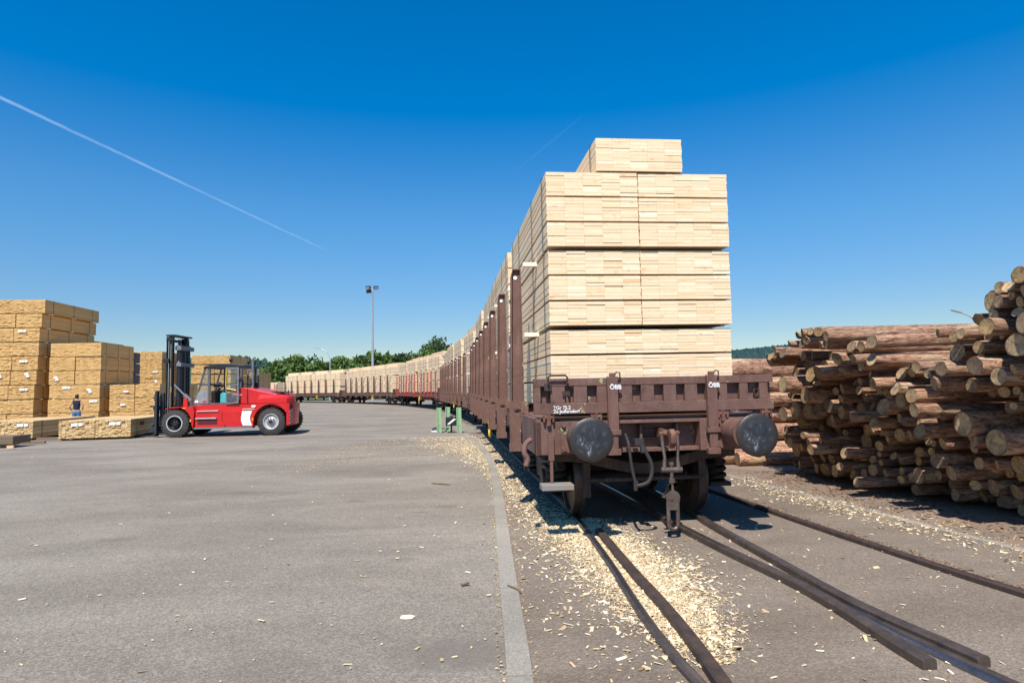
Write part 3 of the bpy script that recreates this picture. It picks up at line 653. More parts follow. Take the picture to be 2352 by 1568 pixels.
def make_wagon(kind):
    root=empty('flat_wagon')
    W=M['wagon']
    fl=MB();fl.box(-1.30,1.30,.72,WLEN-.72,1.18,1.25)
    for s in(-1,1):
        x=1.30*s;a,b_=(x-.012,x) if s>0 else (x,x+.012)
        fl.box(a,b_,.66,WLEN-.66,.97,1.262);fl.box(min(x,x-.09*s),max(x,x-.09*s),.66,WLEN-.66,.955,.969)
    fl.prism([(.9,1.16),(.9,.95),(6.2,.95),(8.0,.62),(WLEN-8,.62),(WLEN-6.2,.95),(WLEN-.9,.95),(WLEN-.9,1.16)],'x',-.28,.28)
    for k in range(9):
        y=1.6+k*(WLEN-3.2)/8;fl.box(-1.28,1.28,y-.04,y+.04,1.02,1.178)
    fl.build('underframe',M['wagon'],root,bevel=.006)
    bg=make_bogie(root,2.57);make_bogie(root,WLEN-2.57)
    for e in(0,1):
        def Y(a,b): return (a,b) if e==0 else (WLEN-b,WLEN-a)
        sg=1 if e==0 else -1
        y_=lambda a:a if e==0 else WLEN-a
        hb=MB()
        hb.box(-1.36,-.44,*Y(.62,.80),.86,1.215);hb.box(.50,1.36,*Y(.62,.80),.86,1.215)
        hb.box(-.44,.50,*Y(.80,.83),.90,1.18);hb.box(-.44,.50,*Y(.62,.80),1.18,1.215);hb.box(-.44,.50,*Y(.66,.80),.86,.90)
        for s in(-1,1):
            hb.box(.62*s-.0 if s>0 else 1.09*s,1.09*s if s>0 else .62*s,*Y(.60,.62),.88,1.22)   # buffer base plates
            hb.prism([(1.36*s,1.25),(1.36*s,.86),(1.36*s+.0,.86),(1.30*s,.86),(1.30*s,1.25)],'y',*Y(.62,1.9))
        for xx in(-.40,-.20,.26,.44):
            for zz in(.96,1.0,1.04): hb.cyl((xx,y_(.80),zz),(xx,y_(.795),zz),.008,n=8)
        hb.box(-.17,-.14,*Y(.70,.80),.95,1.16);hb.box(.25,.28,*Y(.70,.80),.95,1.16);hb.box(-.14,.25,*Y(.76,.80),1.08,1.10);hb.box(-.14,.25,*Y(.76,.80),.99,1.01)
        hb.build('headstock',W,root,bevel=.006)
        # end flap with a row of open pockets
        ef=MB();bars=[-1.373,-1.30,-1.19,-1.03,-.93,-.78,-.67,-.56,-.42,-.27,-.17,-.02,.09,.235,.335,.48,.58,.69,.73,.83,.975,1.075,1.21,1.31,1.373]
        ef.box(-1.373,1.373,*Y(.595,.665),1.605,1.69);ef.box(-1.373,1.373,*Y(.595,.665),1.30,1.42)
        for q in range(0,len(bars)-1,1):
            a,b_=bars[q],bars[q+1]
            if q%2==0 : ef.box(a,b_,*Y(.60,.66),1.42,1.605)
        ef.box(-1.373,1.373,*Y(.672,.69),1.30,1.69);
        f=ef.build('end_flap',W,root,bevel=.005)
        for xx in(-1.17,-.14,.22,1.19):
            rg_=MB();rg_.tube([(xx+.028*math.cos(t*.5236),y_(.645)-sg*.01*0,1.50+.035*math.sin(t*.5236)) for t in range(12)],.008,6,closed=True);rg_.box(xx-.025,xx+.025,*Y(.63,.66),1.44,1.47);rg_.build('tie_ring',M['wagon_dark'],f)
        for xx in(-1.22,-.69,.76,1.27):
            hg=MB();hg.cyl((xx-.055,y_(.60),1.262),(xx+.055,y_(.60),1.262),.022,n=10);hg.box(xx-.02,xx+.02,*Y(.575,.60),1.18,1.30);hg.box(xx-.06,xx-.04,*Y(.57,.63),1.22,1.29);hg.box(xx+.04,xx+.06,*Y(.57,.63),1.22,1.29);hg.build('hinge',M['rust'],f)
        for xx,zt,zb in((-.50,1.74,.84),(.635,1.74,.82)):
            ps=MB();ps.box(xx-.055,xx+.055,*Y(.545,.592),1.10,zt-.04);ps.box(xx-.065,xx-.05,*Y(.53,.592),1.12,zt-.04)
            ps.box(xx-.07,xx+.07,*Y(.55,.62),zb,zb+.07);ps.box(xx-.045,xx+.045,*Y(.556,.60),zb+.07,1.10);ps.box(xx-.075,xx+.075,*Y(.54,.60),1.06,1.115)
            ps.box(xx-.03,xx+.03,*Y(.55,.60),zt-.04,zt);ps.tube([(xx+.02,y_(.57),zt-.03),(xx+.05,y_(.57),zt+.01),(xx+.085,y_(.57),zt),(xx+.085,y_(.57),zt-.05),(xx+.05,y_(.57),zt-.055)],.011,6)
            pp=ps.build('flap_post',W,root,bevel=.004)
            if e==0 and kind=='front':
                text('ÖBB',.068,'lettering',M['white'],pp,Matrix.Translation((xx-.048 if xx>0 else xx-.04,.5435,1.56))@Matrix.Rotation(math.pi/2,4,'X'),.003)
        if e==0:
            hd=MB();hd.tube([(-1.22,.60,1.63),(-1.22,.55,1.63),(-1.225,.545,1.70),(-1.20,.545,1.725),(-1.03,.545,1.725),(-1.01,.545,1.70),(-1.01,.55,1.63),(-1.01,.60,1.63)],.011,8);hd.box(-1.26,-1.18,.575,.592,1.56,1.64);hd.box(-1.06,-.98,.575,.592,1.50,1.55);hd.build('grab_handle',M['wagon_dark'],root)
            if kind=='front':
                text('TGr 75,2',.052,'lettering',M['white'],f,Matrix.Translation((-1.165,.5935,1.352))@Matrix.Rotation(math.pi/2,4,'X'),.0015)
                text('Ze Jedlersdorf',.050,'lettering',M['white'],f,Matrix.Translation((-1.165,.5935,1.312))@Matrix.Rotation(math.pi/2,4,'X'),.0015)
        for s in(-1,1):
            bf=MB();bf.cyl((.875*s,y_(.60),1.06),(.875*s,y_(.27),1.06),.155,n=28);bf.cyl((.875*s,y_(.30),1.06),(.875*s,y_(.03),1.06),.115,n=28)
            bf.lathe([(.60-.36,.165),(.60-.30,.165)],(.875*s,0 if e==0 else WLEN,1.06),(0,sg,0),28)
            for dx in(-.18,.18):
                for dz in(-.13,.13): bf.cyl((.875*s+dx,y_(.602),1.05+dz),(.875*s+dx,y_(.565),1.05+dz),.026,n=6,sm=False)
            bo=bf.build('buffer',W,root)
            pb=MB();pb.lathe([(-.0,.001),(.003,.10),(.010,.18),(.018,.214),(.026,.224),(.045,.222),(.055,.19),(.06,.10),(.06,.001)],(0,0,0),(0,sg,0),48)
            pb.build('buffer_plate',M['grease'],bo,loc=(.875*s,y_(0),1.06))
        # draw hook and screw coupling
        hk=MB();cx=.06
        hk.prism([(y_(.80),1.12),(y_(.42),1.10),(y_(.30),1.13),(y_(.24),1.08),(y_(.24),.98),(y_(.31),.92),(y_(.36),.93),(y_(.33),1.0),(y_(.36),1.04),(y_(.45),1.02),(y_(.80),1.0)],'x',cx-.03,cx+.03)
        hk.cyl((cx-.11,y_(.40),1.07),(cx+.11,y_(.40),1.07),.03,n=12)
        hko=hk.build('draw_hook',M['rust'],root,bevel=.012)
        cl=MB()
        for s in(-1,1):
            cl.tube([(cx+.085*s,y_(.40),1.07),(cx+.085*s,y_(.37),.95),(cx+.07*s,y_(.36),.82),(cx+.08*s,y_(.36),.70)],[.026,.018,.018,.026],10);cl.cyl((cx+.06*s,y_(.36),.69),(cx+.115*s,y_(.36),.69),.028,n=12)
        cl.cyl((cx-.07,y_(.36),.69),(cx+.07,y_(.36),.69),.03,n=12);cl.cyl((cx,y_(.36),.77),(cx,y_(.36),.74),.03,n=10)
        cl.cyl((cx,y_(.36),.745),(cx,y_(.36),.40),.02,n=12);cl.cyl((cx,y_(.36),.60),(cx,y_(.36),.555),.035,n=10)
        cl.prism([(cx-.05,.53),(cx+.05,.56),(cx+.05,.52),(cx-.02,.50),(cx-.10,.44),(cx-.115,.41),(cx-.10,.395),(cx-.07,.42),(cx-.01,.475)],'y',*sorted((y_(.345),y_(.375))))
        cl.prism(arcp(cx,.40,.075,-20,200,12)+[(cx-.045,.27),(cx+.045,.27)],'y',*sorted((y_(.335),y_(.385))))
        cl.cyl((cx-.03,y_(.33),.405),(cx-.03,y_(.325),.405),.03,n=14)
        sh=[(cx+.05,y_(.36),.36),(cx+.052,y_(.36),.20)]+[(cx+.05*math.cos(t),y_(.36),.115-.05*math.sin(t)) for t in(0,.5,1,1.57,2.1,2.6,3.14)]+[(cx-.052,y_(.36),.20),(cx-.05,y_(.36),.36)]
        cl.tube(sh,.022,10)
        cl.build('screw_coupling',M['coupling'],hko)
        bh=MB();bh.cyl((-.26,y_(.62),.985),(-.26,y_(.48),.985),.03,n=10);bh.box(-.30,-.20,*Y(.46,.54),.95,1.02);bh.cyl((-.22,y_(.47),.95),(-.21,y_(.46),.87),.032,n=10)
        hp=[Vector((-.215,y_(.46),.95)),Vector((-.18,y_(.45),.86)),Vector((-.13,y_(.44),.76)),Vector((-.125,y_(.44),.66)),Vector((-.16,y_(.44),.56)),Vector((-.24,y_(.45),.525)),Vector((-.30,y_(.46),.52))]
        bh.tube(smooth(hp),.022,10);bh.cyl((-.31,y_(.46),.55),(-.31,y_(.46),.47),.022,n=8)
        bh.tube(smooth([Vector((-.36,y_(.62),1.06)),Vector((-.36,y_(.5),.98)),Vector((-.355,y_(.48),.85)),Vector((-.34,y_(.47),.70)),Vector((-.31,y_(.46),.55))]),.016,8)
        bh.build('brake_hose',M['hose'],root)
        st=MB();st.box(-1.215,-1.185,*Y(.585,.615),.56,1.06);st.box(-1.23,-1.17,*Y(.58,.61),.80,1.07)
        sto=st.build('step_hanger',W,root)
        sb=MB();sb.tone=.5;sb.box(-1.33,-.985,*Y(.44,.64),.50,.56);sb.build('step_board',M['wood_step'],sto,bevel=.006)
        hk2=MB();hk2.tube(smooth([Vector((-1.40,y_(.75),1.02)),Vector((-1.47,y_(.72),.98)),Vector((-1.49,y_(.70),.88)),Vector((-1.44,y_(.70),.82)),Vector((-1.47,y_(.69),.74))]),[.035]*1+[.032]*30 if 0 else .03,8);hk2.build('rope_hook',W,root)
    # side brake hand wheels, tie hooks
    for s in(-1,1):
        for y in((7.5,) if s<0 else (13.5,)):
            hw=MB();hw.tube([(1.42*s,y+.22*math.cos(t*.3491),.78+.22*math.sin(t*.3491)) for t in range(18)],.025,8,closed=True);hw.box(1.40*s-.01,1.40*s+.01,y-.22,y+.22,.765,.795);hw.box(1.40*s-.01,1.40*s+.01,y-.015,y+.015,.56,1.0);hw.cyl((1.2*s,y,.78),(1.45*s,y,.78),.025);hw.build('hand_wheel',M['yellow'],root)
    if kind in('front','brown'):
        ml,mr=[stanchion_mesh(s).mesh('stanchion',W) for s in(-1,1)]
        db=MB();db.cyl((0,-.013,0),(0,-.02,0),.028,n=16);dme=db.mesh('disc',M['white'])
        kb_={}
        for s in(-1,1):
            b=MB();x=1.36*s
            b.prism([(x+.11*s,1.42),(x-.03*s,1.42),(x-.03*s,.83),(x+.11*s,.83)],'y',-.07,-.04);b.prism([(x+.11*s,1.42),(x-.03*s,1.42),(x-.03*s,.83),(x+.11*s,.83)],'y',.04,.07)
            b.prism([(x-.03*s,1.40),(x-.14*s,1.40),(x-.14*s,1.27),(x-.03*s,1.10)],'y',-.06,-.03)
            b.box(min(x+.12*s,x-.05*s),max(x+.12*s,x-.05*s),-.085,.085,.74,.84);b.cyl((x+.02*s,-.085,1.33),(x+.02*s,.085,1.33),.05,n=12);b.cyl((x+.02*s,-.10,1.33),(x+.02*s,-.085,1.33),.028,n=6,sm=False)
            kb_[s]=b.mesh('stanchion_foot',W)
        for k in range(8):
            y=2.4+k*(WLEN-4.8)/7
            for s in(-1,1):
                o=bpy.data.objects.new('stanchion',ml if s<0 else mr);COL.objects.link(o);o.parent=root;o.location=(0,y,0)
                q=bpy.data.objects.new('stanchion_foot',kb_[s]);COL.objects.link(q);q.parent=o
                q=bpy.data.objects.new('reflector_disc',dme);COL.objects.link(q);q.parent=o;q.location=(1.36*s-.0,0,3.12)
    else:
        sm_=MB();sm_.prism([(-.05,1.0),(.05,1.0),(.04,3.0),(-.04,3.0)],'x',-.04,.04);sm_.box(-.055,.055,-.07,.07,1.0,1.32);me=sm_.mesh('stake',M['red_stake'])
        for k in range(14):
            y=1.5+k*(WLEN-3.0)/13+R.uniform(-.12,.12)
            for s in(-1,1):
                o=bpy.data.objects.new('stake',me);COL.objects.link(o);o.parent=root;o.location=(1.36*s,y,0);o.rotation_euler=(R.gauss(0,.012),R.gauss(0,.012),0)
    return root
M['coupling']=rail_mat('oiled_coupling_steel',(.10,.07,.055),(.26,.20,.17),.6,.35)
M['wood_step']=wood('weathered_step_wood',[(0,(.16,.15,.14)),(1,(.28,.26,.24))])
wagon_front=make_wagon('front')
wagon_brown=make_wagon('brown')
wagon_red=make_wagon('red')
wl_labels={0:'brown flat wagon nearest the camera with round buffers and coupling hanging',
1:'brown stanchion wagon second in the train, coupled behind the nearest one',
2:'flat wagon with thin red stakes in the middle of the train',
3:'brown stanchion wagon just behind the red staked one, on the curve',
4:'brown stanchion wagon farther round the curve, beyond the forklift tail',
5:'farthest flat wagon with red stakes, partly hidden behind the forklift'}
wagM=[]
order=[wagon_front,wagon_brown,wagon_red,None,None,None]
for i in range(6):
    s0=i*WLEN+.0;p0=TP(s0);p1=TP(s0+WLEN);h=math.atan2(-(p1.x-p0.x),p1.y-p0.y)
    if i==0: p0=LW(0,0);h=YAW
    o=order[i]
    if o is None: o=copy_tree(wagon_red if i==5 else wagon_brown)
    o.location=p0;o.rotation_euler=(0,0,h)
    tag(o,wl_labels[i],'railway wagon','flat wagons of the timber train')
    wagM.append(Matrix.Translation(p0)@Matrix.Rotation(h,4,'Z'))
ORD=['nearest','second','third','rearmost']
WN=['front wagon','second wagon','red staked wagon','fourth wagon','fifth wagon','farthest wagon']
TN=['bottom tier','middle tier','upper tier']
TZ=[1.38,2.31,3.235]
ci=0
for wi in range(6):
    Mx=wagM[wi]
    for st in range(4):
        y0=.95+st*(PL+.72) if wi else [.95,5.12,9.55,14.3][st]
        dx=[0,-.07,-.03,-.06][st] if wi==0 else R.uniform(-.04,.04)
        tiers=3
        zc=TZ[:]
        for t in range(tiers):
            if wi==5 and t==2: continue
            for sd in(0,1):
                x=(-.575 if sd==0 else .525)+dx+R.uniform(-.012,.012)
                yy=y0+([.02,-.02,-.06][t] if (wi==0 and st==0) else R.uniform(-.08,.08))
                if wi==0 and st==0 and sd==1: yy+=.01
                z=zc[t]-(.04 if (wi==0 and st==1 and t==2) else 0)
                place_pack(Mx,x,yy,z,mesh3,str3 if wi<3 else str3[1:3],'pale board pack, %s half of %s, %s stack, %s'%('left' if sd==0 else 'right',TN[t],ORD[st],WN[wi]),'board packs loaded on the train',ci);ci+=1
            if wi<4:
                for k,yb in enumerate((.95,3.05)):
                    place_beam(Mx,dx if wi==0 else dx,y0+yb,zc[t]-.051,spacer if t>0 else spacer_s,'pale beam under the %s, %s stack, %s, %s of two'%(TN[t],ORD[st],WN[wi],('front','rear')[k]),'spacer beams between the board packs')
        if wi==5: continue
        xt=-.01 if wi==0 and st==0 else R.uniform(-.35,.1)
        if wi==0 and st in(1,2): 
            continue
        zt=zc[2]+TH3+.02
        place_pack(Mx,xt,y0-(.07 if wi==0 and st==0 else R.uniform(-.1,.1)),zt,meshT,strT,'single pale board pack crowning the %s stack, %s'%(ORD[st],WN[wi]),'board packs loaded on the train',ci);ci+=1
# ------------------------------------------------------------------ yard lumber
YW,YH,YL=1.21,.675,5.0
ymesh=[pack_mesh('lumber_pack',YW,YH,YL,7,20,M['wood_yard'],.009,gap=.0018,wj=.35,tlo=.2,thi=.8,seed=900+i) for i in range(6)]
yfine=[pack_mesh('lumber_pack',YW,.655,4.8,11,17,M['wood_yard_pale'],.012,gap=.003,wj=.15,seed=950+i) for i in range(3)]
ygrey=[pack_mesh('lumber_pack',YW,YH,YL,8,22,M['wood_grey'],.02,gap=.003,wj=.5,seed=980)]
ystr=[strap_mesh(YW,YH,y,M['strap_dark']) for y in(.7,2.5,4.3)]
yfstr=[strap_mesh(YW,.655,y,M['strap_dark']) for y in(.6,3.9)]
pt=MB();pt.box(-.11,.11,-.04,-.034,-.055,.055);pt.box(.135,.27,-.04,-.034,-.05,.06);tagm=[pt.mesh('paper_label',M['paper'])]
pt=MB();pt.box(-.10,.09,-.045,-.038,-.05,.05);pt.box(-.02,.14,-.05,-.046,-.16,-.06);tagm.append(pt.mesh('paper_label',M['paper']))
pt=MB();pt.box(-.12,.12,-.04,-.034,-.04,.05);tagm.append(pt.mesh('paper_label',M['paper']))
bb=MB();bb.tone=.9;bb.box(-YW/2-.05,YW/2+.05,-.04,.04,0,.055);ybear=bb.mesh('bearer',M['wood_white'])
yi=0
def c1(x,y): return (x/3.072,650.8+y/3.072)
def ystack(xr,ytop,d,nlev,ncol,what,yaw=YAW,lev=.745,xs=None,meshes=None,straps=None,tags=True,top_missing=0,ly=1.):
    global yi
    # xr: crop x of the front right corner ; ytop: crop y of the top edge ; built down to the ground
    px,py=c1(xr,ytop);p=D(px,py,d);ztop=p.z
    nl=int(round((ztop-ZA)/lev));lev=(ztop-ZA-.05)/nl
    Mx=Matrix.Translation((p.x,p.y,0))@Matrix.Rotation(yaw,4,'Z')
    for k in range(nl):
        z=ztop-(k+1)*lev+.07
        sx=(xs[min(k,len(xs)-1)] if xs else 0)
        for c in range(ncol):
            if k<top_missing and c>0: continue
            lvl='top' if k==0 else ('bottom' if k==nl-1 else ['second','third','fourth','fifth','sixth','seventh','eighth','ninth','tenth'][k-1]+' from top')
            colw='' if ncol==1 else (['right','left','far left'][c]+' column, ' if ncol<=3 else 'column ')
            o=place_pack(Mx,-YW/2-c*(YW+.02)+sx+R.uniform(-.02,.02),R.uniform(-.04,.04),z,meshes or ymesh,straps if straps is not None else ystr,'%s rough board pack, %s%s, %s'%('brown' if not meshes else 'grey',colw,lvl,what),'lumber packs in the yard stacks',R.randrange(99));yi+=1;o.scale=(1,ly,1)
            if tags and R.random()<.42:
                q=bpy.data.objects.new('paper_label',R.choice(tagm));COL.objects.link(q);q.parent=o;q.location=(R.uniform(-.3,.25),-.02,R.uniform(.3,.6))
            if d<40:
                for yb in(.6,2.6,4.4):
                    q=bpy.data.objects.new('bearer',ybear);COL.objects.link(q);q.parent=o;q.location=(0,yb,-.06)
PXM=lambda cpx,d: cpx/3.072*d/F
ystack(325,118,32,9,3,'the tallest yard stack',xs=[-PXM(x,32) for x in(0,22,34,38,42,48,58,62,62)])
ystack(715,423,32.5,6,2,'stack behind the standing worker',ly=.68,xs=[0,0,-.02,.0,-.03,-.03])
ystack(1130,715,33,3,2,'the low stack beside the mast',xs=[0,0,0])
ystack(344,188,39,9,1,'stack peeping out behind tallest one')
ystack(700,462,37,6,1,'grey stack between brown ones',meshes=ygrey,tags=False)
ystack(1145,485,49,7,2,'the far stack left of the mast')
ystack(1465,503,50,7,1,'the far stack right of the mast')
ystack(1627,503,50,7,2,'the far stack above the cab roof')
ystack(1800,632,56,4,2,'far low stack past the exhaust',tags=False)
ystack(587,397,40,7,1,'slim stack half hidden behind tall stacks',tags=False)
# packs lying at the front of the yard
def npack(px,py,yaw,lab,dx=0.,txt=None):
    p=G(px,py,0);p.z=0
    Mx=Matrix.Translation((p.x,p.y,0))@Matrix.Rotation(yaw,4,'Z')
    z=.05
    o=place_pack(Mx,-YW/2+dx,0,z,yfine,yfstr,lab,'low fresh packs laid in the front of the yard',R.randrange(9))
    q=bpy.data.objects.new('paper_label',tagm[0]);COL.objects.link(q);q.parent=o;q.location=(R.uniform(-.3,.2),0,.5)
    for yb in(.3,2.4,4.5):
        q=bpy.data.objects.new('bearer',ybear2);COL.objects.link(q);q.parent=o;q.location=(0,yb,-.08)
    if txt: text(txt,.2,'lettering',M['red_text'],o,Matrix.Translation((YW/2+.012,.9,.38))@Matrix.Rotation(math.pi/2,4,'Z')@Matrix.Rotation(math.pi/2,4,'X'),.008)
    return o
bb=MB();bb.tone=.3;bb.box(-YW/2,YW/2,-.05,.05,0,.078);ybear2=bb.mesh('bearer',M['wood_old'])
npack(300,1005,.20,'fresh board pack with red spray marks beside the forklift mast',0,'7X15')
npack(300,1005,.20,'fresh low pack directly left of the one with red spray marks',-YW-.02)
npack(75,1009,.16,'low fresh pack at the left with green painted edge and paper label',0)
npack(75,1009,.16,'low fresh pack cut by the left edge of the photo',-YW-.02)
b=MB();b.tone=.4
for k in range(3): b.box(-2.2,0,0,.9,.10+k*.085,.10+k*.085+.078)
b.box(-2.1,-.05,.1,.2,0,.1);p=G(29,1026);tag(b.build('timber_stack',M['wood_old'],loc=p,rot=(0,0,.1)),'dark weathered timbers stacked at the left edge, below the fresh packs','timber stack')
b=MB();b.tone=.3;b.box(-1.5,0,-.05,.05,0,.07);b.box(-.9,-.8,-.6,-.05,0,.05);tag(b.build('loose_beam',M['wood_old'],loc=G(104,1017),rot=(0,0,.1)),'weathered beam lying on the ground before the fresh packs','beam')
b=MB();b.tone=.4;b.box(-1.3,0,-.06,.06,0,.11);tag(b.build('loose_beam',M['wood_old'],loc=G(170,1009),rot=(0,0,.08)),'old beam lying across the gap between the low packs','beam')
b=MB();b.tone=.7;b.box(-.18,.0,-.05,.05,0,.09);tag(b.build('wood_block',M['wood_yard_pale'],loc=G(32,1029),rot=(0,0,.3)),'short pale wood block by the dark timber stack','wood block')
# ------------------------------------------------------------------ log pile
def hitplane(px,py,r):
    d=ray(px,py);o=WL((0,0));q=WL((d[0],d[1]));q=(q[0]-o[0],q[1]-o[1])
    t=(r-o[0])/q[0];return (o[1]+q[1]*t,H+d[2]*t,d[1]*t)
def face(u,z): return 3.86-.26*min(max(z,0),2.1)+max(0,2.2-u)*.3*max(0,1-z/1.2)
LG='''467,455,42,0;497,447,55,-1;545,430,45,0;592,432,58,-3;638,460,60,-3;510,480,50,-1;495,500,58,0;420,505,38,-1;330,550,50,0;303,582,42,0;352,588,38,0;378,560,58,0;605,515,50,0;640,507,58,-2;792,520,62,-1;850,520,66,-1;914,492,80,-4;705,595,76,-2;800,595,55,-3;915,597,76,-4;850,637,60,-1;740,672,56,-2;590,680,86,-2;545,690,86,-1;460,690,74,1;460,735,45,0;380,787,100,-3;488,795,104,-1;460,890,102,0;520,900,98,0;402,937,85,-1;487,970,72,1;650,870,88,1;560,770,66,2;420,890,56,1;575,860,55,2;615,815,76,2;697,790,46,1;735,777,64,1;728,837,50,1;838,792,54,0;845,735,46,1;810,740,36,1;640,740,46,2;920,745,70,-2;1055,775,78,-2;1010,810,58,0;960,790,42,1;1085,850,102,0;1152,818,82,-3;915,855,50,1;876,845,46,1;1168,905,84,-3;990,890,100,-1;787,945,62,-2;902,975,62,-2;980,972,50,0;1078,940,58,0;1108,975,52,-1;1200,980,42,-1;1203,1030,86,-3;1145,1055,62,0;1083,1055,76,0;970,1040,50,0;1012,1070,58,1;910,1030,44,0;655,970,58,2;695,1005,58,2;755,1040,40,2;610,1010,40,2;440,1020,36,-1;398,1022,45,1;392,1080,55,-1;425,1105,58,-2;505,1050,40,-2;535,1095,62,-2;605,1085,45,-2;548,1142,62,-3;485,1122,48,-1;738,1175,62,-2;872,1175,50,1;960,1120,60,1;960,1170,30,1;555,1205,52,1;620,1195,48,1;672,1200,54,1;480,1232,55,0;447,1228,43,0;580,1255,58,0;632,1262,72,0;692,1270,74,-1;724,1243,48,-2;800,1290,52,0;868,1282,50,0;920,1265,68,0;996,1283,50,0;920,1200,46,1;970,1220,38,1;1080,1200,62,1;1045,1180,44,1;822,1340,60,-3;1195,1205,52,1;1200,1165,58,1;1275,1155,48,0;1285,1105,40,0;1342,1105,72,-1;1312,1215,88,-2;1198,1300,98,-1;1150,1312,60,0;1098,1318,46,0;1090,1270,46,1;1317,1308,60,0;1407,1285,90,-2;1382,1338,66,1;1172,1385,64,0;1410,1410,74,0;1562,1225,74,-2;1692,1230,62,-2;1775,1215,110,-1;1622,1365,102,0;1557,1360,62,0;1577,1425,66,1;1691,1450,68,1;1732,1470,76,0;1788,1400,96,0;1803,1492,68,0;1812,1300,66,0;1620,1285,56,1;1745,1285,52,1;1532,1135,56,0;1542,1085,76,-2;1470,1000,150,-2;1650,1118,160,-2;1183,640,58,-1;1152,678,54,0;1250,685,56,-1;1332,655,84,-3;1550,650,112,-3;1660,690,106,-2;1768,660,68,-2;1290,745,84,-3;1512,755,82,-1;1712,795,66,0;1775,735,48,0;1788,785,54,0;1815,820,56,0;1768,880,48,-1;1313,440,48,-1;1408,462,66,0;1448,445,58,-2;1548,520,78,-1;1582,562,56,0;1622,480,56,0;1785,510,138,-2;1605,402,102,-2;1650,330,70,0;1683,168,72,0;1738,160,66,-1;1688,242,78,0;1746,222,54,0;1806,258,66,0;1802,90,98,-1;1832,190,76,-1;1830,375,130,-2;1795,305,56,0;1700,460,38,1'''
logs=[]
for it in LG.split(';'):
    cx,cy,dm,q=[float(v) for v in it.split(',')]
    px=(2160+cx/2.0099)/1.30612;py=(780+cy/2.0099)/1.30612
    dl={-4:-.40,-3:-.32,-2:-.18,-1:-.06,0:.03,1:.16,2:.34}[int(q)]+R.uniform(-.05,.05)
    r=3.75
    for _ in range(3):
        u,z,dep=hitplane(px,py,r);r=face(u,z)+dl
    rad=dm/2.0099/1.30612*dep/F/2*1.04
    z=max(z,rad+ZA)
    logs.append([u,z,rad,r,True])
for _ in range(80):
    for i in range(len(logs)):
        for j in range(i):
            A,B=logs[i],logs[j];du=A[0]-B[0];dz=A[1]-B[1];d=math.hypot(du,dz) or 1e-3;ov=(A[2]+B[2])*.96-d
            if ov>0:
                k=.25*ov/d;A[0]+=du*k;A[1]+=dz*k;B[0]-=du*k;B[1]-=dz*k
    for A in logs: A[1]=max(A[1],A[2]+ZA)
for i in range(len(logs)):   # whatever still overlaps shrinks a little
    for j in range(i):
        A,B=logs[i],logs[j];d=math.hypot(A[0]-B[0],A[1]-B[1]);ov=(A[2]+B[2])-d
        if ov>0.008:
            t=A[2]+B[2];A[2]-=ov*A[2]/t;B[2]-=ov*B[2]/t
# outline of the pile in the (u,z) plane for the fill
prof=sorted([(A[0],A[1]+A[2]) for A in logs])
def ztop(u):
    m=[A[1] for A in logs if abs(A[0]-u)<.22]
    return max(m) if m else 0
def fits(u,z,r,eps=.004):
    for A in logs:
        if (A[0]-u)**2+(A[1]-z)**2<(A[2]+r-eps)**2: return False
    return True
tries=0
umin=min(A[0] for A in logs)-1.6;umax=max(A[0] for A in logs)
while tries<40000 and len(logs)<286:
    tries+=1
    r=R.uniform(.07,.13) if tries<9000 else R.uniform(.045,.08)
    u=R.uniform(umin,umax);uu=max(u,min(A[0] for A in logs[:170])+.1)
    zt=ztop(uu)-r*.5 if u>umin+1.6 else ztop(umin+1.8)-.15
    if zt<r+.05: continue
    z=R.uniform(r+ZA,zt)
    if z<r+ZA: continue
    if not fits(u,z,r): continue
    logs.append([u,z,r,face(u,z)+R.uniform(.08,.5),False])
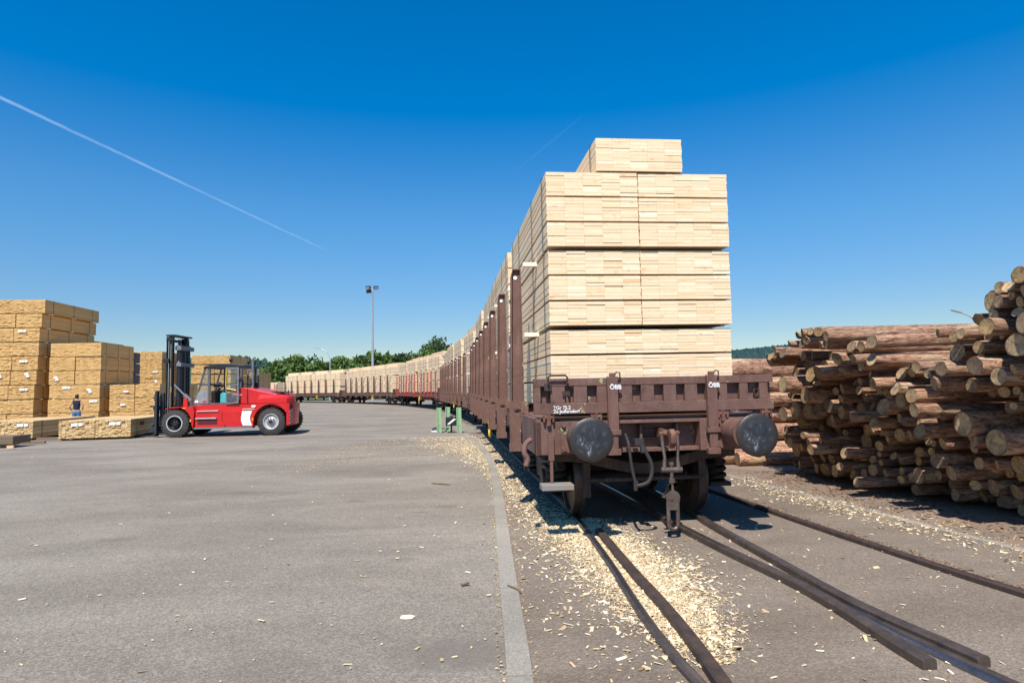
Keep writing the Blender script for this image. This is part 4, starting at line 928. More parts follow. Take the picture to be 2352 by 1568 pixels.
# the part of the pile behind the wagon, sticking out towards the track
n1=len(logs)
for (u,z,r,x) in((6.15,.14,.17,3.05),(5.85,.10,.14,3.35),(6.9,.16,.19,2.9),(7.3,.17,.2,3.0),(7.7,.16,.19,2.8),(6.9,.53,.17,3.2),(7.1,.87,.18,2.9),(7.45,.55,.18,3.1),(7.5,.93,.19,2.8),(6.95,1.22,.16,3.0),(7.3,1.27,.18,2.9),(7.05,1.55,.16,2.75),(7.4,1.63,.18,2.9),(7.2,1.88,.15,2.85),(7.75,1.3,.18,2.9),(7.85,.95,.17,3.),(7.8,1.66,.18,2.9),(8.1,.2,.2,3.),(8.2,.6,.19,3.),(8.2,1.0,.19,3.),(8.2,1.4,.19,3.),(8.2,1.78,.17,2.9),(7.6,1.98,.15,2.9)):
    if fits(u,z,r,.03): logs.append([u,z,r,x,False])
def log_mesh(seed):
    r=random.Random(seed);L=1.;n=22;m=9;b=MB();vs=[]
    ph=[r.uniform(0,6.3) for _ in range(6)];am=[r.uniform(.01,.045) for _ in range(6)]
    bend=(r.gauss(0,.12),r.gauss(0,.12));knots=[(r.uniform(.5,3.6),r.uniform(0,6.28),r.uniform(.05,.14)) for _ in range(3)]
    rows=[0,.02,.25,.6,1.1,1.7,2.4,3.2,4.0]
    for k,x in enumerate(rows):
        tp=1-.012*x
        for i in range(n):
            t=2*math.pi*i/n
            q=1+am[0]*math.cos(2*t+ph[0])+am[1]*math.cos(3*t+ph[1]+x)+am[2]*.7*math.cos(5*t+ph[2]-x*2)+r.gauss(0,.026)
            for kx,kt,ka in knots:
                dd=(x-kx)**2*8+(1-math.cos(t-kt))*3
                q+=ka*math.exp(-dd)
            if k==0:q*=.985
            yy=q*tp*math.cos(t)+bend[0]*math.sin(x*.8)*.4;zz=q*tp*math.sin(t)+bend[1]*math.sin(x*.8)*.4
            vs.append((x,yy,zz))
    tl=(r.gauss(0,.07),r.gauss(0,.09))
    for k in(0,1):
        for i in range(n): v=vs[k*n+i];vs[k*n+i]=(v[0]+(tl[0]*v[1]+tl[1]*v[2])*.25,v[1],v[2])
    fs=[(k*n+i,k*n+(i+1)%n,(k+1)*n+(i+1)%n,(k+1)*n+i) for k in range(m-1) for i in range(n)]
    b.add(vs,fs,True);b.add(vs[-n:],[list(range(n))])
    c=MB();ring=vs[:n];cen=(sum(v[0] for v in ring)/n+.006,sum(v[1] for v in ring)/n,sum(v[2] for v in ring)/n)
    inner=[tuple(cen[a]+(v[a]-cen[a])*.6 for a in range(3)) for v in ring]
    c.add(ring+inner+[cen],[(i,n+i,n+(i+1)%n,(i+1)%n) for i in range(n)]+[(n+i,2*n,n+(i+1)%n) for i in range(n)],True)
    return b,c
LM=[]
for i in range(14):
    b,c=log_mesh(300+i);bm_=b.mesh('log',M['bark']);cm=c.mesh('cut_end',M['cut'])
    for me in(bm_,cm):
        x=bmesh.new();x.from_mesh(me);bmesh.ops.recalc_face_normals(x,faces=x.faces)
        if me is cm and sum(f.normal.x for f in x.faces)>0: bmesh.ops.reverse_faces(x,faces=x.faces)
        x.to_mesh(me);x.free()
    LM.append((bm_,cm))
lobj=[]
for k,(u,z,r,x,first) in enumerate(logs):
    bm_,cm=LM[R.randrange(len(LM))]
    o=bpy.data.objects.new('log',bm_);COL.objects.link(o)
    Ls_=R.uniform(.85,1.15);p=LW(x,u,z)
    Mx=Matrix.Translation(p)@Matrix.Rotation(YAW+R.gauss(0,.02),4,'Z')@Matrix.Rotation(R.gauss(0,.012),4,'Y')@Matrix.Rotation(R.uniform(0,6.28),4,'X')
    o.matrix_world=Mx@Matrix.Diagonal((Ls_,r,r,1))
    q=bpy.data.objects.new('cut_end',cm);COL.objects.link(q);q.parent=o
    lobj.append((o,p,r,x-face(u,z),k>=n1))
# labels: size, layer and place in the pile; equal ones are told apart by their order in the photo
def ordw(i,n):
    if n==1:return ''
    if i==0:return 'leftmost of %d: '%n
    if i==n-1:return 'rightmost of %d: '%n
    return ['','second','third','fourth','fifth','sixth','seventh','eighth','ninth'][i]+' of %d from left: '%n
bk_={}
for o,p,r,dl,bh in lobj:
    q=PX(p);x=q[0]
    size='thin' if r<.075 else ('medium' if r<.105 else ('thick' if r<.15 else 'very thick'))
    if bh: zone='behind right buffer'
    elif x<1800: zone='at pile tip beside wagon'
    elif x<1930: zone='in far part of pile'
    elif x<2060: zone='left of pile middle'
    elif x<2190: zone='right of pile middle'
    elif x<2352: zone='at right edge of pile'
    else: zone='beyond right edge of pile'
    z=p.z
    lay='ground-level' if z<.22 else 'low' if z<.6 else 'mid-height' if z<1.15 else 'upper' if z<1.75 else 'topmost'
    pro='jutting' if dl<-.15 else ('recessed' if dl>.13 else 'flush-ended')
    bk_.setdefault((size,lay,pro,zone),[]).append((x,q[1],o))
for (size,lay,pro,zone),L_ in bk_.items():
    L_.sort(key=lambda t:(t[0],t[1]));n=len(L_)
    for i,(x,y,o) in enumerate(L_):
        w_=ordw(i,n) if n<=9 else ''
        tag(o,'%s%s %s %s log %s'%(w_,size,pro,lay,zone),'log','logs of the roadside pile')
# ------------------------------------------------------------------ forklift
def make_forklift():
    t=empty('forklift_truck');RD=M['red'];BK=M['black']
    # body
    b=MB()
    arch=[(.62*math.cos(math.radians(a)),.53+.62*math.sin(math.radians(a))) for a in range(125,-15,-10)]
    b.prism([(-.38,1.10),(-.33,1.06)]+arch+[(.68,.33),(.72,.95),(.66,1.16),(.5,1.14)],'y',.02,2.38)
    b.prism([(.72,.36),(2.92,.36),(2.95,.95),(.72,.95)],'y',.10,2.30)
    b.prism([(.66,.95),(2.98,.95),(3.05,1.2),(.66,1.2)],'y',.22,2.18)
    ra=[(3.61+.66*math.cos(math.radians(a)),.53+.66*math.sin(math.radians(a))) for a in range(0,191,10)]
    b.prism([(4.24,1.21),(4.22,1.0)]+ra[3:]+[(2.90,.36),(2.96,.95),(3.06,1.21)],'y',.0,.5)
    b.prism([(3.84,1.21),(3.84,1.16)]+ra[8:]+[(2.90,.36),(2.96,.95),(3.06,1.21)],'y',1.9,2.40)
    b.prism([(4.2,.0),(4.30,.02),(4.34,.25),(4.35,.6),(4.30,1.0),(4.2,1.5),(4.08,2.0),(3.99,2.36),(3.75,2.38),(3.8,1.9),(3.4,1.85),(3.4,.5),(4.2,.45)],'z',.38,1.208)
    b.prism([(.10,1.12),(.28,1.12),(.25,1.48),(.12,1.48)],'y',.42,.50)
    b.build('body',RD,t,bevel=.02)
    h=MB()
    h.prism([(1.99,1.215),(1.99,1.60),(2.26,1.80),(2.5,1.84),(2.75,1.80),(3.3,1.66),(3.75,1.585),(3.8,1.215)],'y',.28,2.12)
    tail=[(3.05,.12),(4.18,.12),(4.27,.3),(4.30,.6),(4.22,1.0),(4.09,1.5),(3.94,2.0),(3.8,2.28),(3.05,2.28)]
    o_=len(h.v);k_=len(tail);h.add([(x,y,1.214) for x,y in tail]+[(x,y,1.40-.0*x) for x,y in tail],[list(range(k_))[::-1]]+[(q,(q+1)%k_,k_+(q+1)%k_,k_+q) for q in range(k_)])
    inn=[(3.1+(x-3.05)*.95,1.2+(y-1.2)*.84,1.575-.055*(x-3.1)) for x,y in tail]
    h.add([(x,y,1.40) for x,y in tail]+inn,[(q,(q+1)%k_,k_+(q+1)%k_,k_+q) for q in range(k_)]+[list(range(k_,2*k_))])
    ho=h.build('hood',RD,t,bevel=.03)
    s=MB();s.prism([(2.60,1.21),(2.66,1.21),(2.64,1.80),(2.60,1.80)],'y',.272,.279);s.build('hood_seam',BK,ho);s=MB();s.box(3.55,3.78,.31,.42,1.60,1.655);s.build('hood_vent',BK,ho)
    text('((Kalmar',.11,'lettering',M['white'],ho,Matrix.Translation((2.02,.268,1.53))@Matrix.Rotation(math.pi/2,4,'X'),.004)
    s=MB();s.prism([(2.50,.95),(2.88,.95),(2.80,.75),(2.80,.6),(2.88,.39),(2.53,.39),(2.46,.58),(2.46,.72)],'y',.085,.099);s.build('pale_stripe',M['white'],t)
    s=MB();s.box(2.80,3.02,.20,.219,1.08,1.16);s.build('pale_stripe',M['white'],t);s=MB();s.box(2.48,3.0,.14,.219,.985,1.04);s.build('step_tread',M['step'],t)
    s=MB();s.box(.80,1.60,.06,.22,.955,.99);s.box(.75,1.53,.04,.099,.68,.72);s.build('step_tread',M['light_grey'],t)
    s=MB()
    for k in range(4): s.box(.82,1.56,.09,.099,.47+k*.052,.50+k*.052)
    s.build('grille',BK,t)
    s=MB();s.box(.70,2.92,.05,.3,.30,.355);s.build('sill_bar',M['grey_paint'],t)
    s=MB();s.box(2.42,2.46,.085,.099,.8,.82);s.box(1.73,1.745,.09,.099,.6,.93);s.cyl((1.85,.1,.40),(1.85,.08,.40),.03,n=8);s.build('panel_catch',M['dark'],t)
    for x in(2.93,.60): 
        s=MB();s.box(x-.03,x+.03,-.012,.018,.58,.68);s.build('side_marker',M['orange'],t)
    s=MB();s.box(.28,.42,-.0,.019,1.08,1.12);s.build('side_marker',M['orange'],t)
    s=MB();Mx=Matrix.Translation((4.29,.0,0))@Matrix.Rotation(1.30,4,'Z');s.box(.03,.22,-.03,-.004,1.0,1.16,Mx);
    for k in range(3): s.box(.04,.21,-.036,-.03,1.03+k*.04,1.045+k*.04,Mx)
    s.build('tail_grille',BK,t)
    s=MB()
    for k in range(4):
        for y0_,x0_,y1_,x1_ in((.05,4.318,.24,4.365),):
            o_=len(s.v);s.add([(x0_+d,y0_,.42+k*.14) for d in(0,-.02)]+[(x1_+d,y1_,.54+k*.14) for d in(0,-.02)]+[(x1_+d,y1_,.61+k*.14) for d in(0,-.02)]+[(x0_+d,y0_,.49+k*.14) for d in(0,-.02)],[(0,2,4,6),(7,5,3,1),(0,1,3,2),(2,3,5,4),(4,5,7,6),(6,7,1,0)])
    s.build('hazard_stripes',M['pinkwhite'],t)
    # wheels
    def wheel(x,y0,y1,R_,front):
        w=MB();W_=y1-y0;w.lathe([(0,.30),(.0,.34),(.012,.40),(.02,R_*.90),(.05,R_*.97),(W_*.5,R_*.985),(W_-.05,R_*.97),(W_-.02,R_*.9),(W_-.012,.40),(W_,.34),(W_,.30)],(0,0,0),(0,1,0),44,cap=False)
        for k in range(26):
            a=2*math.pi*k/26;Mx=Matrix.Rotation(a,4,'Y')
            w.box(-.035,.035,.012,W_*.45,R_*.93,R_*1.0,Mx);Mx=Matrix.Rotation(a+.12,4,'Y');w.box(-.035,.035,W_*.55,W_-.012,R_*.93,R_*1.0,Mx)
        o=w.build('wheel',M['rubber'],t,loc=(x,y0,R_))
        r=MB()
        if front:
            r.lathe([(.0,.305),(-.012,.30),(-.01,.265),(.02,.255),(.17,.235),(.19,.15),(.10,.13),(.06,.10),(.05,.001)],(0,0,0),(0,1,0),36,cap=False)
        else:
            r.lathe([(.0,.305),(-.012,.30),(-.008,.27),(.03,.255),(.05,.20),(.03,.15),(.0,.09),(-.02,.08),(-.03,.001)],(0,0,0),(0,1,0),36,cap=False)
        ri=r.build('rim',M['rim_front'] if front else M['rim'],o)
        nb=MB()
        for k in range(8):
            a=2*math.pi*k/8;nb.cyl((.135*math.cos(a),.0,.135*math.sin(a)),(.135*math.cos(a),-.03 if not front else .08,.135*math.sin(a)),.02,n=6)
        nb.cyl((0,-.01 if not front else .02,0),(0,-.06 if not front else .1,0),.075,n=16);nb.build('hub',M['dark'],o)
        if front:
            rr_=MB();rr_.lathe([(-.005,.308),(-.018,.305),(-.018,.272),(-.006,.266),(.02,.266)],(0,0,0),(0,1,0),40,cap=False);rr_.build('rim_ring',M['light_grey'],o)
        return o
    M['rim']=simple('rim_grey',(.42,.42,.42),.5,.2);M['rim_front']=simple('rim_dark',(.04,.04,.04),.6)
    for y0,y1 in((.0,.42),(1.98,2.4)): wheel(0,y0,y1,.53,True)
    for y0,y1 in((.03,.40),(2.0,2.37)): wheel(3.61,y0,y1,.525,False)
    # mast
    m=MB()
    for y in(.55,1.72):
        m.box(-.34,-.10,y,y+.03,.28,3.88);m.box(-.34,-.31,y-.07,y+.09,.28,3.88);m.box(-.13,-.10,y-.07,y+.09,.28,3.88)
        m.box(-.29,-.15,y+.05,y+.12,.35,3.92)
    m.box(-.36,-.02,.48,1.92,3.90,3.96);m.box(-.36,-.30,.5,1.9,3.70,3.80);m.box(-.30,-.05,.5,1.9,.28,.5);m.box(-.12,.06,.5,1.9,1.0,1.15)
    m.box(-.42,-.2,.40,.55,2.85,3.02)
    m.cyl((-.22,.47,3.78),(-.22,.55,3.78),.09,n=16)
    mo=m.build('mast',BK,t,loc=(-.26,0,0),bevel=.006)
    for y in(.82,1.5):
        c=MB();c.cyl((.0,y,.5),(.0,y,3.35),.095,n=18);c.cyl((.0,y,3.35),(.0,y,3.78),.055,n=16);c.lathe([(3.36,.10),(3.40,.13),(3.52,.13),(3.56,.1)],(0,y,0),(0,0,1),18);c.lathe([(2.72,.10),(2.76,.135),(2.86,.135),(2.92,.1)],(0,y,0),(0,0,1),18);c.build('lift_cylinder',M['mast_blue'],mo)
    g=MB();g.box(-.10,.13,.68,1.78,3.36,3.52);g.build('mast_crossbar',M['grey_paint'],mo,bevel=.01);g=MB();g.box(-.10,.14,.68,1.80,2.72,2.86);g.build('mast_crossbar',M['grey_paint'],mo,bevel=.01)
    c=MB();c.box(-.285,-.265,.535,.545,.9,3.7);c.build('lift_chain',M['chrome'],mo);c=MB();c.box(-.195,-.18,.53,.545,1.0,3.72);c.build('hose_guide',M['step'],mo)
    c=MB()
    for k,(y,x) in enumerate(((1.02,-.05),(1.12,-.05),(1.22,-.06),(1.3,-.05))): c.tube([(x,y,.6),(x-.01,y,2),(x,y,3.6)],.022,8)
    c.tube(smooth([Vector((-.05,.62,1.0)),Vector((.02,.55,1.35)),Vector((.12,.6,1.5)),Vector((.2,.7,1.2)),Vector((.1,.8,.9))]),.02,8)
    c.tube(smooth([Vector((.0,.5,1.1)),Vector((.06,.48,1.4)),Vector((.02,.5,1.6)),Vector((-.05,.55,1.3))]),.016,8);c.build('hydraulic_hose',M['hose'],mo)
    c=MB();c.box(-.16,-.12,.52,.545,1.72,1.93);c.build('warning_plate',M['yellow'],mo)
    tc=MB();tc.cyl((-.1,.62,2.02),(.35,.66,1.55),.035,n=12);tc.cyl((.30,.65,1.6),(.52,.7,1.36),.085,n=14);tc.build('tilt_cylinder',M['grey_paint'],mo)
    cr=MB();cr.box(-.78,-.66,.25,2.15,.22,.42);cr.box(-.78,-.66,.25,2.15,1.05,1.2);cr.box(-.66,-.52,.5,.62,.18,1.7);cr.box(-.66,-.52,1.75,1.87,.18,1.7);cr.box(-.70,-.62,.2,.4,.16,1.78);cr.box(-.70,-.62,2.0,2.2,.16,1.78)
    cr.box(-.86,-.78,.25,.45,.2,.5);cr.box(-.88,-.7,.2,.5,1.16,1.22)
    cr.tube(smooth([Vector((-.66,.4,1.55)),Vector((-.80,.4,1.68)),Vector((-.86,.42,1.55)),Vector((-.80,.42,1.35)),Vector((-.66,.45,1.3))]),.014,6)
    cr.build('fork_carriage',M['mast_blue2'],t,loc=(-.16,0,0),bevel=.006)
    for y in(.55,1.65):
        f=MB();f.box(-.90,-.80,y,y+.2,.03,1.1);f.prism([(-.80,.03),(-2.0,.03),(-2.0,.045),(-.80,.085)],'y',y,y+.2);f.build('fork',BK,t,loc=(-.16,0,0))
    # cab
    def bar(b,p,q,w=.035):
        p=Vector(p);q=Vector(q);d=(q-p);L=d.length;Mx=Matrix.Translation(p)@d.to_track_quat('Z','Y').to_matrix().to_4x4();b.box(-w,w,-w,w,0,L,Mx)
    cab=MB();y0,y1=.50,1.95
    for y in(y0,y1):
        bar(cab,(.50,y,1.24),(.90,y,2.62),.028);bar(cab,(1.06,y,1.24),(1.06,y,2.66),.04);bar(cab,(2.26,y,1.24),(2.30,y,2.62),.04);bar(cab,(.50,y,1.24),(2.26,y,1.24),.03)
        bar(cab,(1.66,y,1.9),(1.66,y,2.62),.022) if y==y1 else None
    for x,z in((.50,1.24),(.72,1.98)): bar(cab,(x,y0,z),(x,y1,z),.025)
    bar(cab,(2.28,y0,1.85),(2.28,y1,1.85),.03)
    co_=cab.build('cab',M['cab_frame'],t,bevel=.006)
    r=MB();r.prism([(.84,2.60),(.88,2.70),(1.45,2.79),(1.75,2.79),(2.42,2.72),(2.46,2.62)],'y',y0-.06,y1+.06);r.build('roof',BK,co_,bevel=.02)
    lp=MB();lp.prism([(.50,1.24),(1.03,1.24),(1.03,1.66),(.88,1.80),(.66,1.70)],'y',y0-.03,y0-.005);lp.prism([(.50,1.24),(1.03,1.24),(1.03,1.66),(.88,1.80),(.66,1.70)],'y',y1+.005,y1+.03);lp.build('lower_panel',M['panel_grey'],co_)
    s=MB();s.box(.53,.66,y0-.038,y0-.031,1.29,1.38);s.build('sticker',M['white'],co_);s=MB();s.box(.84,.97,y0-.038,y0-.031,1.29,1.36);s.build('sticker',M['red_text'],co_)
    for y in(y0,y1):
        g=MB();g.prism([(.56,1.42),(.68,1.72),(.88,1.80),(1.01,1.68),(1.01,2.58),(.90,2.58)],'y',y-.004,y+.004);g.build('side_window',M['glass'],co_)
    g=MB();g.add([(.52,y0+.03,1.28),(.52,y1-.03,1.28),(.89,y1-.03,2.58),(.89,y0+.03,2.58),(.526,y0+.03,1.28),(.526,y1-.03,1.28),(.896,y1-.03,2.58),(.896,y0+.03,2.58)],[(0,1,2,3),(7,6,5,4),(0,4,5,1),(2,6,7,3)]);g.build('windscreen',M['glass'],co_)
    se=MB();se.box(1.55,1.95,1.0,1.5,1.35,1.62);se.box(1.86,2.0,1.0,1.5,1.6,2.18);se.box(1.45,1.75,.62,.95,1.70,1.78);se.build('seat',M['seat'],co_,bevel=.04)
    st=MB();st.tube([(1.15+.08*math.cos(k*.349),1.22+.19*math.sin(k*.349),1.86+.09*math.cos(k*.349)) for k in range(18)],.018,8,closed=True);st.cyl((1.15,1.22,1.86),(.98,1.22,1.3),.04);st.box(1.0,1.25,1.0,1.45,1.9,1.98);st.build('steering_wheel',M['dark'],co_)
    s=MB();s.box(.95,1.15,.9,1.5,1.24,1.75);s.build('dashboard',M['dark'],co_,bevel=.03)
    s=MB();s.box(1.12,1.20,1.05,1.28,1.97,2.08);s.build('display_unit',M['light_grey'],co_)
    s=MB();s.prism([(1.46,1.27),(1.72,1.27),(1.72,1.62),(1.60,1.66),(1.47,1.63)],'y',.56,.8);s.build('storage_box',M['teal'],co_,bevel=.012)
    s=MB();s.tube(smooth([Vector((1.30,1.9,2.35)),Vector((1.36,1.9,2.47)),Vector((1.46,1.9,2.42)),Vector((1.56,1.9,2.25))]),.012,6);s.build('mirror_arm',BK,co_)
    for y,side in((.16,1),(2.26,-1)):
        d=MB();xa,xb=1.84,2.33
        d.box(xa,xb,y-.02,y+.02,2.56,2.62);d.box(xa,xa+.045,y-.02,y+.02,1.25,2.56);d.box(xb-.045,xb,y-.02,y+.02,1.25,2.56);d.box(xa+.045,xb-.045,y-.02,y+.02,1.93,1.97);d.box(xa+.045,xb-.045,y-.02,y+.02,1.25,1.29)
        d.box(xb-.04,xb+.02,min(y,y+.36*side),max(y,y+.36*side),2.2,2.25);d.box(xb-.04,xb+.02,min(y,y+.36*side),max(y,y+.36*side),1.4,1.45)
        do=d.build('door',M['grey_paint'],co_)
        q=MB();q.box(xa+.045,xb-.045,y-.008,y+.008,1.29,1.50);q.box(xa+.08,xb-.2,y-.03,y-.008,1.33,1.4);q.build('door_panel',M['door_dark'],do)
        q=MB();q.box(xa+.045,xb-.045,y-.004,y+.004,1.50,1.93);q.box(xa+.045,xb-.045,y-.004,y+.004,1.97,2.56);q.build('door_glass',M['glass'],do)
        q=MB();yy=y-.045*side;q.tube(smooth([Vector((xa+.03,yy,2.55)),Vector((xa+.025,yy,2.1)),Vector((xa+.02,yy,1.86)),Vector((xa+.06,yy,1.81)),Vector((xa+.25,yy,1.78)),Vector((xb-.08,yy,1.74))],1),.02,8);q.build('door_handle',M['yellow'],do)
    for p in((1.86,.55,2.93),(2.3,1.2,2.88)):
        s=MB();s.lathe([(-.06,.01),(-.05,.06),(-.01,.085),(.04,.07),(.065,.01)],(0,0,0),(1,0,.1),18);s.cyl((0,0,-.06),(0,0,-.17),.018,n=8);s.build('work_lamp',BK,t,loc=p)
    e=MB();e.cyl((2.56,.95,1.8),(2.56,.95,2.35),.06,n=16);e.cyl((2.56,.95,2.3),(2.56,.95,2.88),.042,n=16);e.tube([(2.56,.95,2.86),(2.565,.95,2.95),(2.60,.95,3.0),(2.66,.95,3.02)],.044,12);e.build('exhaust',M['pipe'],t)
    a=MB();a.lathe([(0,.09),(.2,.09),(.24,.05)],(2.45,1.6,1.8),(0,0,1),16);a.build('air_filter',M['dark'],t)
    s=MB()
    s.tube([(3.55,.85,1.60),(3.55,.85,1.95)],.02,8);s.tube([(4.0,.85,1.5),(4.0,.85,1.72)],.02,8);s.box(3.3,4.0,.8,1.6,1.62,1.66);s.build('hood_rail',M['dark'],t)
    return t
M['mast_blue']=simple('dark_blue_grey_metal',(.03,.036,.045),.38,.3);M['mast_blue2']=simple('slate_metal',(.035,.045,.055),.5,.2)
M['cab_frame']=simple('cab_frame_paint',(.10,.105,.11),.45);M['panel_grey']=simple('panel_grey',(.24,.25,.26),.5);M['seat']=simple('seat_cloth',(.02,.02,.022),.9);M['door_dark']=simple('door_panel_grey',(.08,.08,.085),.5)
M['pipe']=simple('exhaust_steel',(.22,.23,.25),.45,.4);M['step']=simple('worn_step_plate',(.42,.34,.25),.7);M['pinkwhite']=simple('faded_white_stripe',(.55,.32,.32),.5)
fk=make_forklift();fk.location=(-12.85,24.23,0);fk.rotation_euler=(0,0,.027);fk.location.z=ZA
tag(fk,'red counterbalance forklift with tall black mast and open cab door','forklift')
# ------------------------------------------------------------------ person
def skin_chain(chains,name,mat,parent=None,sub=2,root=None):
    me=bpy.data.meshes.new(name);vs=[];es=[];rad=[];idx={}
    for ch in chains:
        prev=None
        for p in ch:
            key=tuple(round(c,4) for c in p[:3])
            if key not in idx: idx[key]=len(vs);vs.append(p[:3]);rad.append(p[3:] if len(p)>4 else (p[3],p[3]))
            i=idx[key]
            if prev is not None and prev!=i: es.append((prev,i))
            prev=i
    me.from_pydata(vs,es,[]);o=bpy.data.objects.new(name,me);COL.objects.link(o)
    sk=o.modifiers.new('skin','SKIN');sk.use_smooth_shade=True
    bpy.context.view_layer.objects.active=o
    for i,v in enumerate(me.skin_vertices[0].data): v.radius=rad[i];v.use_root=(i==0)
    ss_=o.modifiers.new('sub','SUBSURF');ss_.levels=sub;ss_.render_levels=sub
    dg=bpy.context.evaluated_depsgraph_get();m2=bpy.data.meshes.new_from_object(o.evaluated_get(dg));m2.name=name
    o.modifiers.clear();o.data=m2;m2.materials.clear();m2.materials.append(mat)
    for f in m2.polygons:f.use_smooth=True
    if parent:o.parent=parent
    return o
def make_person():
    # standing, back to the camera, hands on the hips; +y is away from the camera
    P=(0,0,.93,.13,.10);ch=[[P,(0,.0,1.10,.13,.09),(0,.01,1.30,.155,.10),(0,0,1.43,.09,.07),(0,.01,1.50,.052),(0,.02,1.57,.062),(0,.03,1.66,.072),(0,.02,1.73,.045)]]
    for s in(-1,1):
        ch.append([(0,0,1.43,.09,.07),(.13*s,0,1.42,.055),(.19*s,-.01,1.38,.052),(.29*s,-.06,1.16,.038),(.24*s,.03,1.0,.029),(.165*s,.06,.97,.026)])
        h=(.165*s,.06,.97,.026);ch.append([h,(.13*s,.10,.955,.028,.014)])
        for k,(dz,l) in enumerate(((.025,.07),(.01,.085),(-.008,.08),(-.024,.06))):
            ch.append([(.13*s,.10,.955,.028,.014),(.115*s,.125,.955+dz,.0095),(.09*s,.125+l*.5,.95+dz,.009),(.06*s,.125+l*.7,.945+dz,.0075)])
        ch.append([h,(.16*s,.02,.955,.011),(.135*s,-.02,.95,.009)])
        ch.append([P,(.10*s,0,.86,.092),(.12*s,.01,.5,.06),(.125*s,-.02,.3,.055),(.13*s,-.01,.09,.036),(.135*s,.06,.04,.036),(.14*s,.14,.03,.03)])
    body=skin_chain(ch,'person',M['skin'])
    sh=[[(0,0,.98,.155,.12),(0,0,1.10,.150,.11),(0,.01,1.30,.178,.122),(0,0,1.42,.11,.085),(0,.005,1.47,.066)]]
    for s in(-1,1): sh.append([(0,0,1.42,.11,.085),(.13*s,0,1.415,.068),(.19*s,-.012,1.375,.064)])
    skin_chain(sh,'shirt',M['shirt'],body)
    tr=[[(0,0,.93,.15,.115),(0,0,1.0,.145,.11)]]
    for s in(-1,1): tr.append([(0,0,.93,.15,.115),(.10*s,0,.85,.108),(.12*s,.01,.5,.078),(.125*s,-.02,.3,.068),(.13*s,-.01,.10,.06)])
    skin_chain(tr,'trousers',M['jeans'],body)
    skin_chain([[(0,-.012,1.57,.07),(0,-.008,1.66,.098),(0,.0,1.735,.085),(0,.015,1.775,.05)]],'hair',M['hair'],body)
    f=MB()
    for s in(-1,1): f.prism([(.08*s,-.06),(.18*s,-.06),(.19*s,.12),(.16*s,.2),(.11*s,.2),(.08*s,.1)],'z',0,.07)
    f.build('shoes',M['dark'],body,bevel=.02)
    e=MB()
    for s in(-1,1): e.lathe([(-.014,.002),(-.008,.010),(0,.013),(.008,.010),(.014,.002)],(.03*s,.098,1.655),(0,1,0),10)
    e.build('eyes',M['white'],body)
    e=MB();e.prism([(.085,1.655),(.12,1.625),(.085,1.615)],'x',-.012,.012);e.build('nose',M['skin'],body)
    e=MB();e.box(-.025,.025,.082,.09,1.592,1.6);e.build('mouth',M['rust'],body)
    e=MB()
    for s in(-1,1): e.lathe([(-.01,.002),(-.006,.026),(.006,.03),(.012,.006)],(.074*s,.02,1.65),(s,0,0),12)
    e.build('ears',M['skin'],body)
    return body
pp=make_person();p=D(175.5,957,30.6);pp.location=(p.x,p.y,ZA);pp.rotation_euler=(0,0,.25);pp.scale=(.98,.98,.98)
tag(pp,'person in navy sleeveless shirt and blue jeans standing hands on hips','person')
# ------------------------------------------------------------------ posts, point indicator, lamps
def post(px,py,lab,tilt):
    p=G(px,py,ZA);b=MB();b.box(-.075,.075,-.01,.01,0,.93);b.box(-.09,-.05,-.06,.0,0,.93);b.box(.05,.09,-.06,.0,0,.93)
    o=b.build('marker_post',M['green_post'],loc=p,rot=(0,tilt,.1));tag(o,lab,'post','green steel posts beside the track')
post(1009,993,'left green steel post beside the wood chips',.0);post(1028,990,'middle green steel post behind the point indicator',.02);post(1055,993,'right green steel post nearest the wagon',-.01)
pi_=empty('point_indicator',G(1037,993,ZA),.15)
b=MB();b.cyl((0,0,0),(0,0,.26),.03);b.box(-.14,.14,-.1,.1,0,.03);b.build('stand',M['black'],pi_)
b=MB();b.box(-.21,.21,-.12,.12,.26,.58);b.cyl((0,0,.58),(0,0,.62),.06);bo=b.build('lantern_box',M['black'],pi_,bevel=.01)
b=MB();b.prism([(-.17,.32),(-.09,.30),(.17,.50),(.09,.53)],'y',-.126,-.121);b.build('white_bar',M['white'],bo)
tag(pi_,'black point indicator lantern with slanted white bar by green posts','track signal')
lv=empty('switch_lever',G(1001,991,ZA),.1)
b=MB();b.lathe([(0,.17),(.05,.17),(.12,.13),(.16,.06),(.17,.001)],(0,0,0),(0,0,1),20);b.cyl((0,0,.1),(.5,.05,.12),.02);b.build('lever_arm',M['black'],lv);b=MB();b.lathe([(0,.18),(.055,.18),(.056,.10)],(0,0,-.0),(0,0,1),20);b.build('lever_weight',M['white'],lv)
tag(lv,'switch lever with round black and white weight at left post foot','switch lever')
def lampmast():
    p=D(856,838,100);top=D(856,664,100).z;r=empty('floodlight_mast',(p.x,p.y,ZA))
    b=MB();b.cyl((0,0,0),(0,0,top),.22,.13,n=12);b.build('pole',M['galv'],r)
    b=MB()
    for k in range(40): b.box(-.03,.03,-.26,-.12,.6+k*.42,.64+k*.42)
    b.build('climbing_rungs',M['dark'],r)
    b=MB();b.box(-.75,.75,-.06,.06,top-.05,top+.03);b.build('crossarm',M['galv'],r)
    for x,z in((-.62,.25),(.62,.22),(-.5,-.35)):
        b=MB();b.box(-.38,.38,-.2,.2,-.22,.24);f=b.build('floodlight',M['black'],r,loc=(x,-.2,top+z),rot=(.5,0,-.3 if x<0 else .3),bevel=.03)
        if z>0:
            b=MB();b.box(-.31,.31,-.215,-.205,-.16,.18);b.build('floodlight_glass',M['lens'],f)
    tag(r,'tall slim floodlight mast rising behind the curving train','floodlight mast')
lampmast()
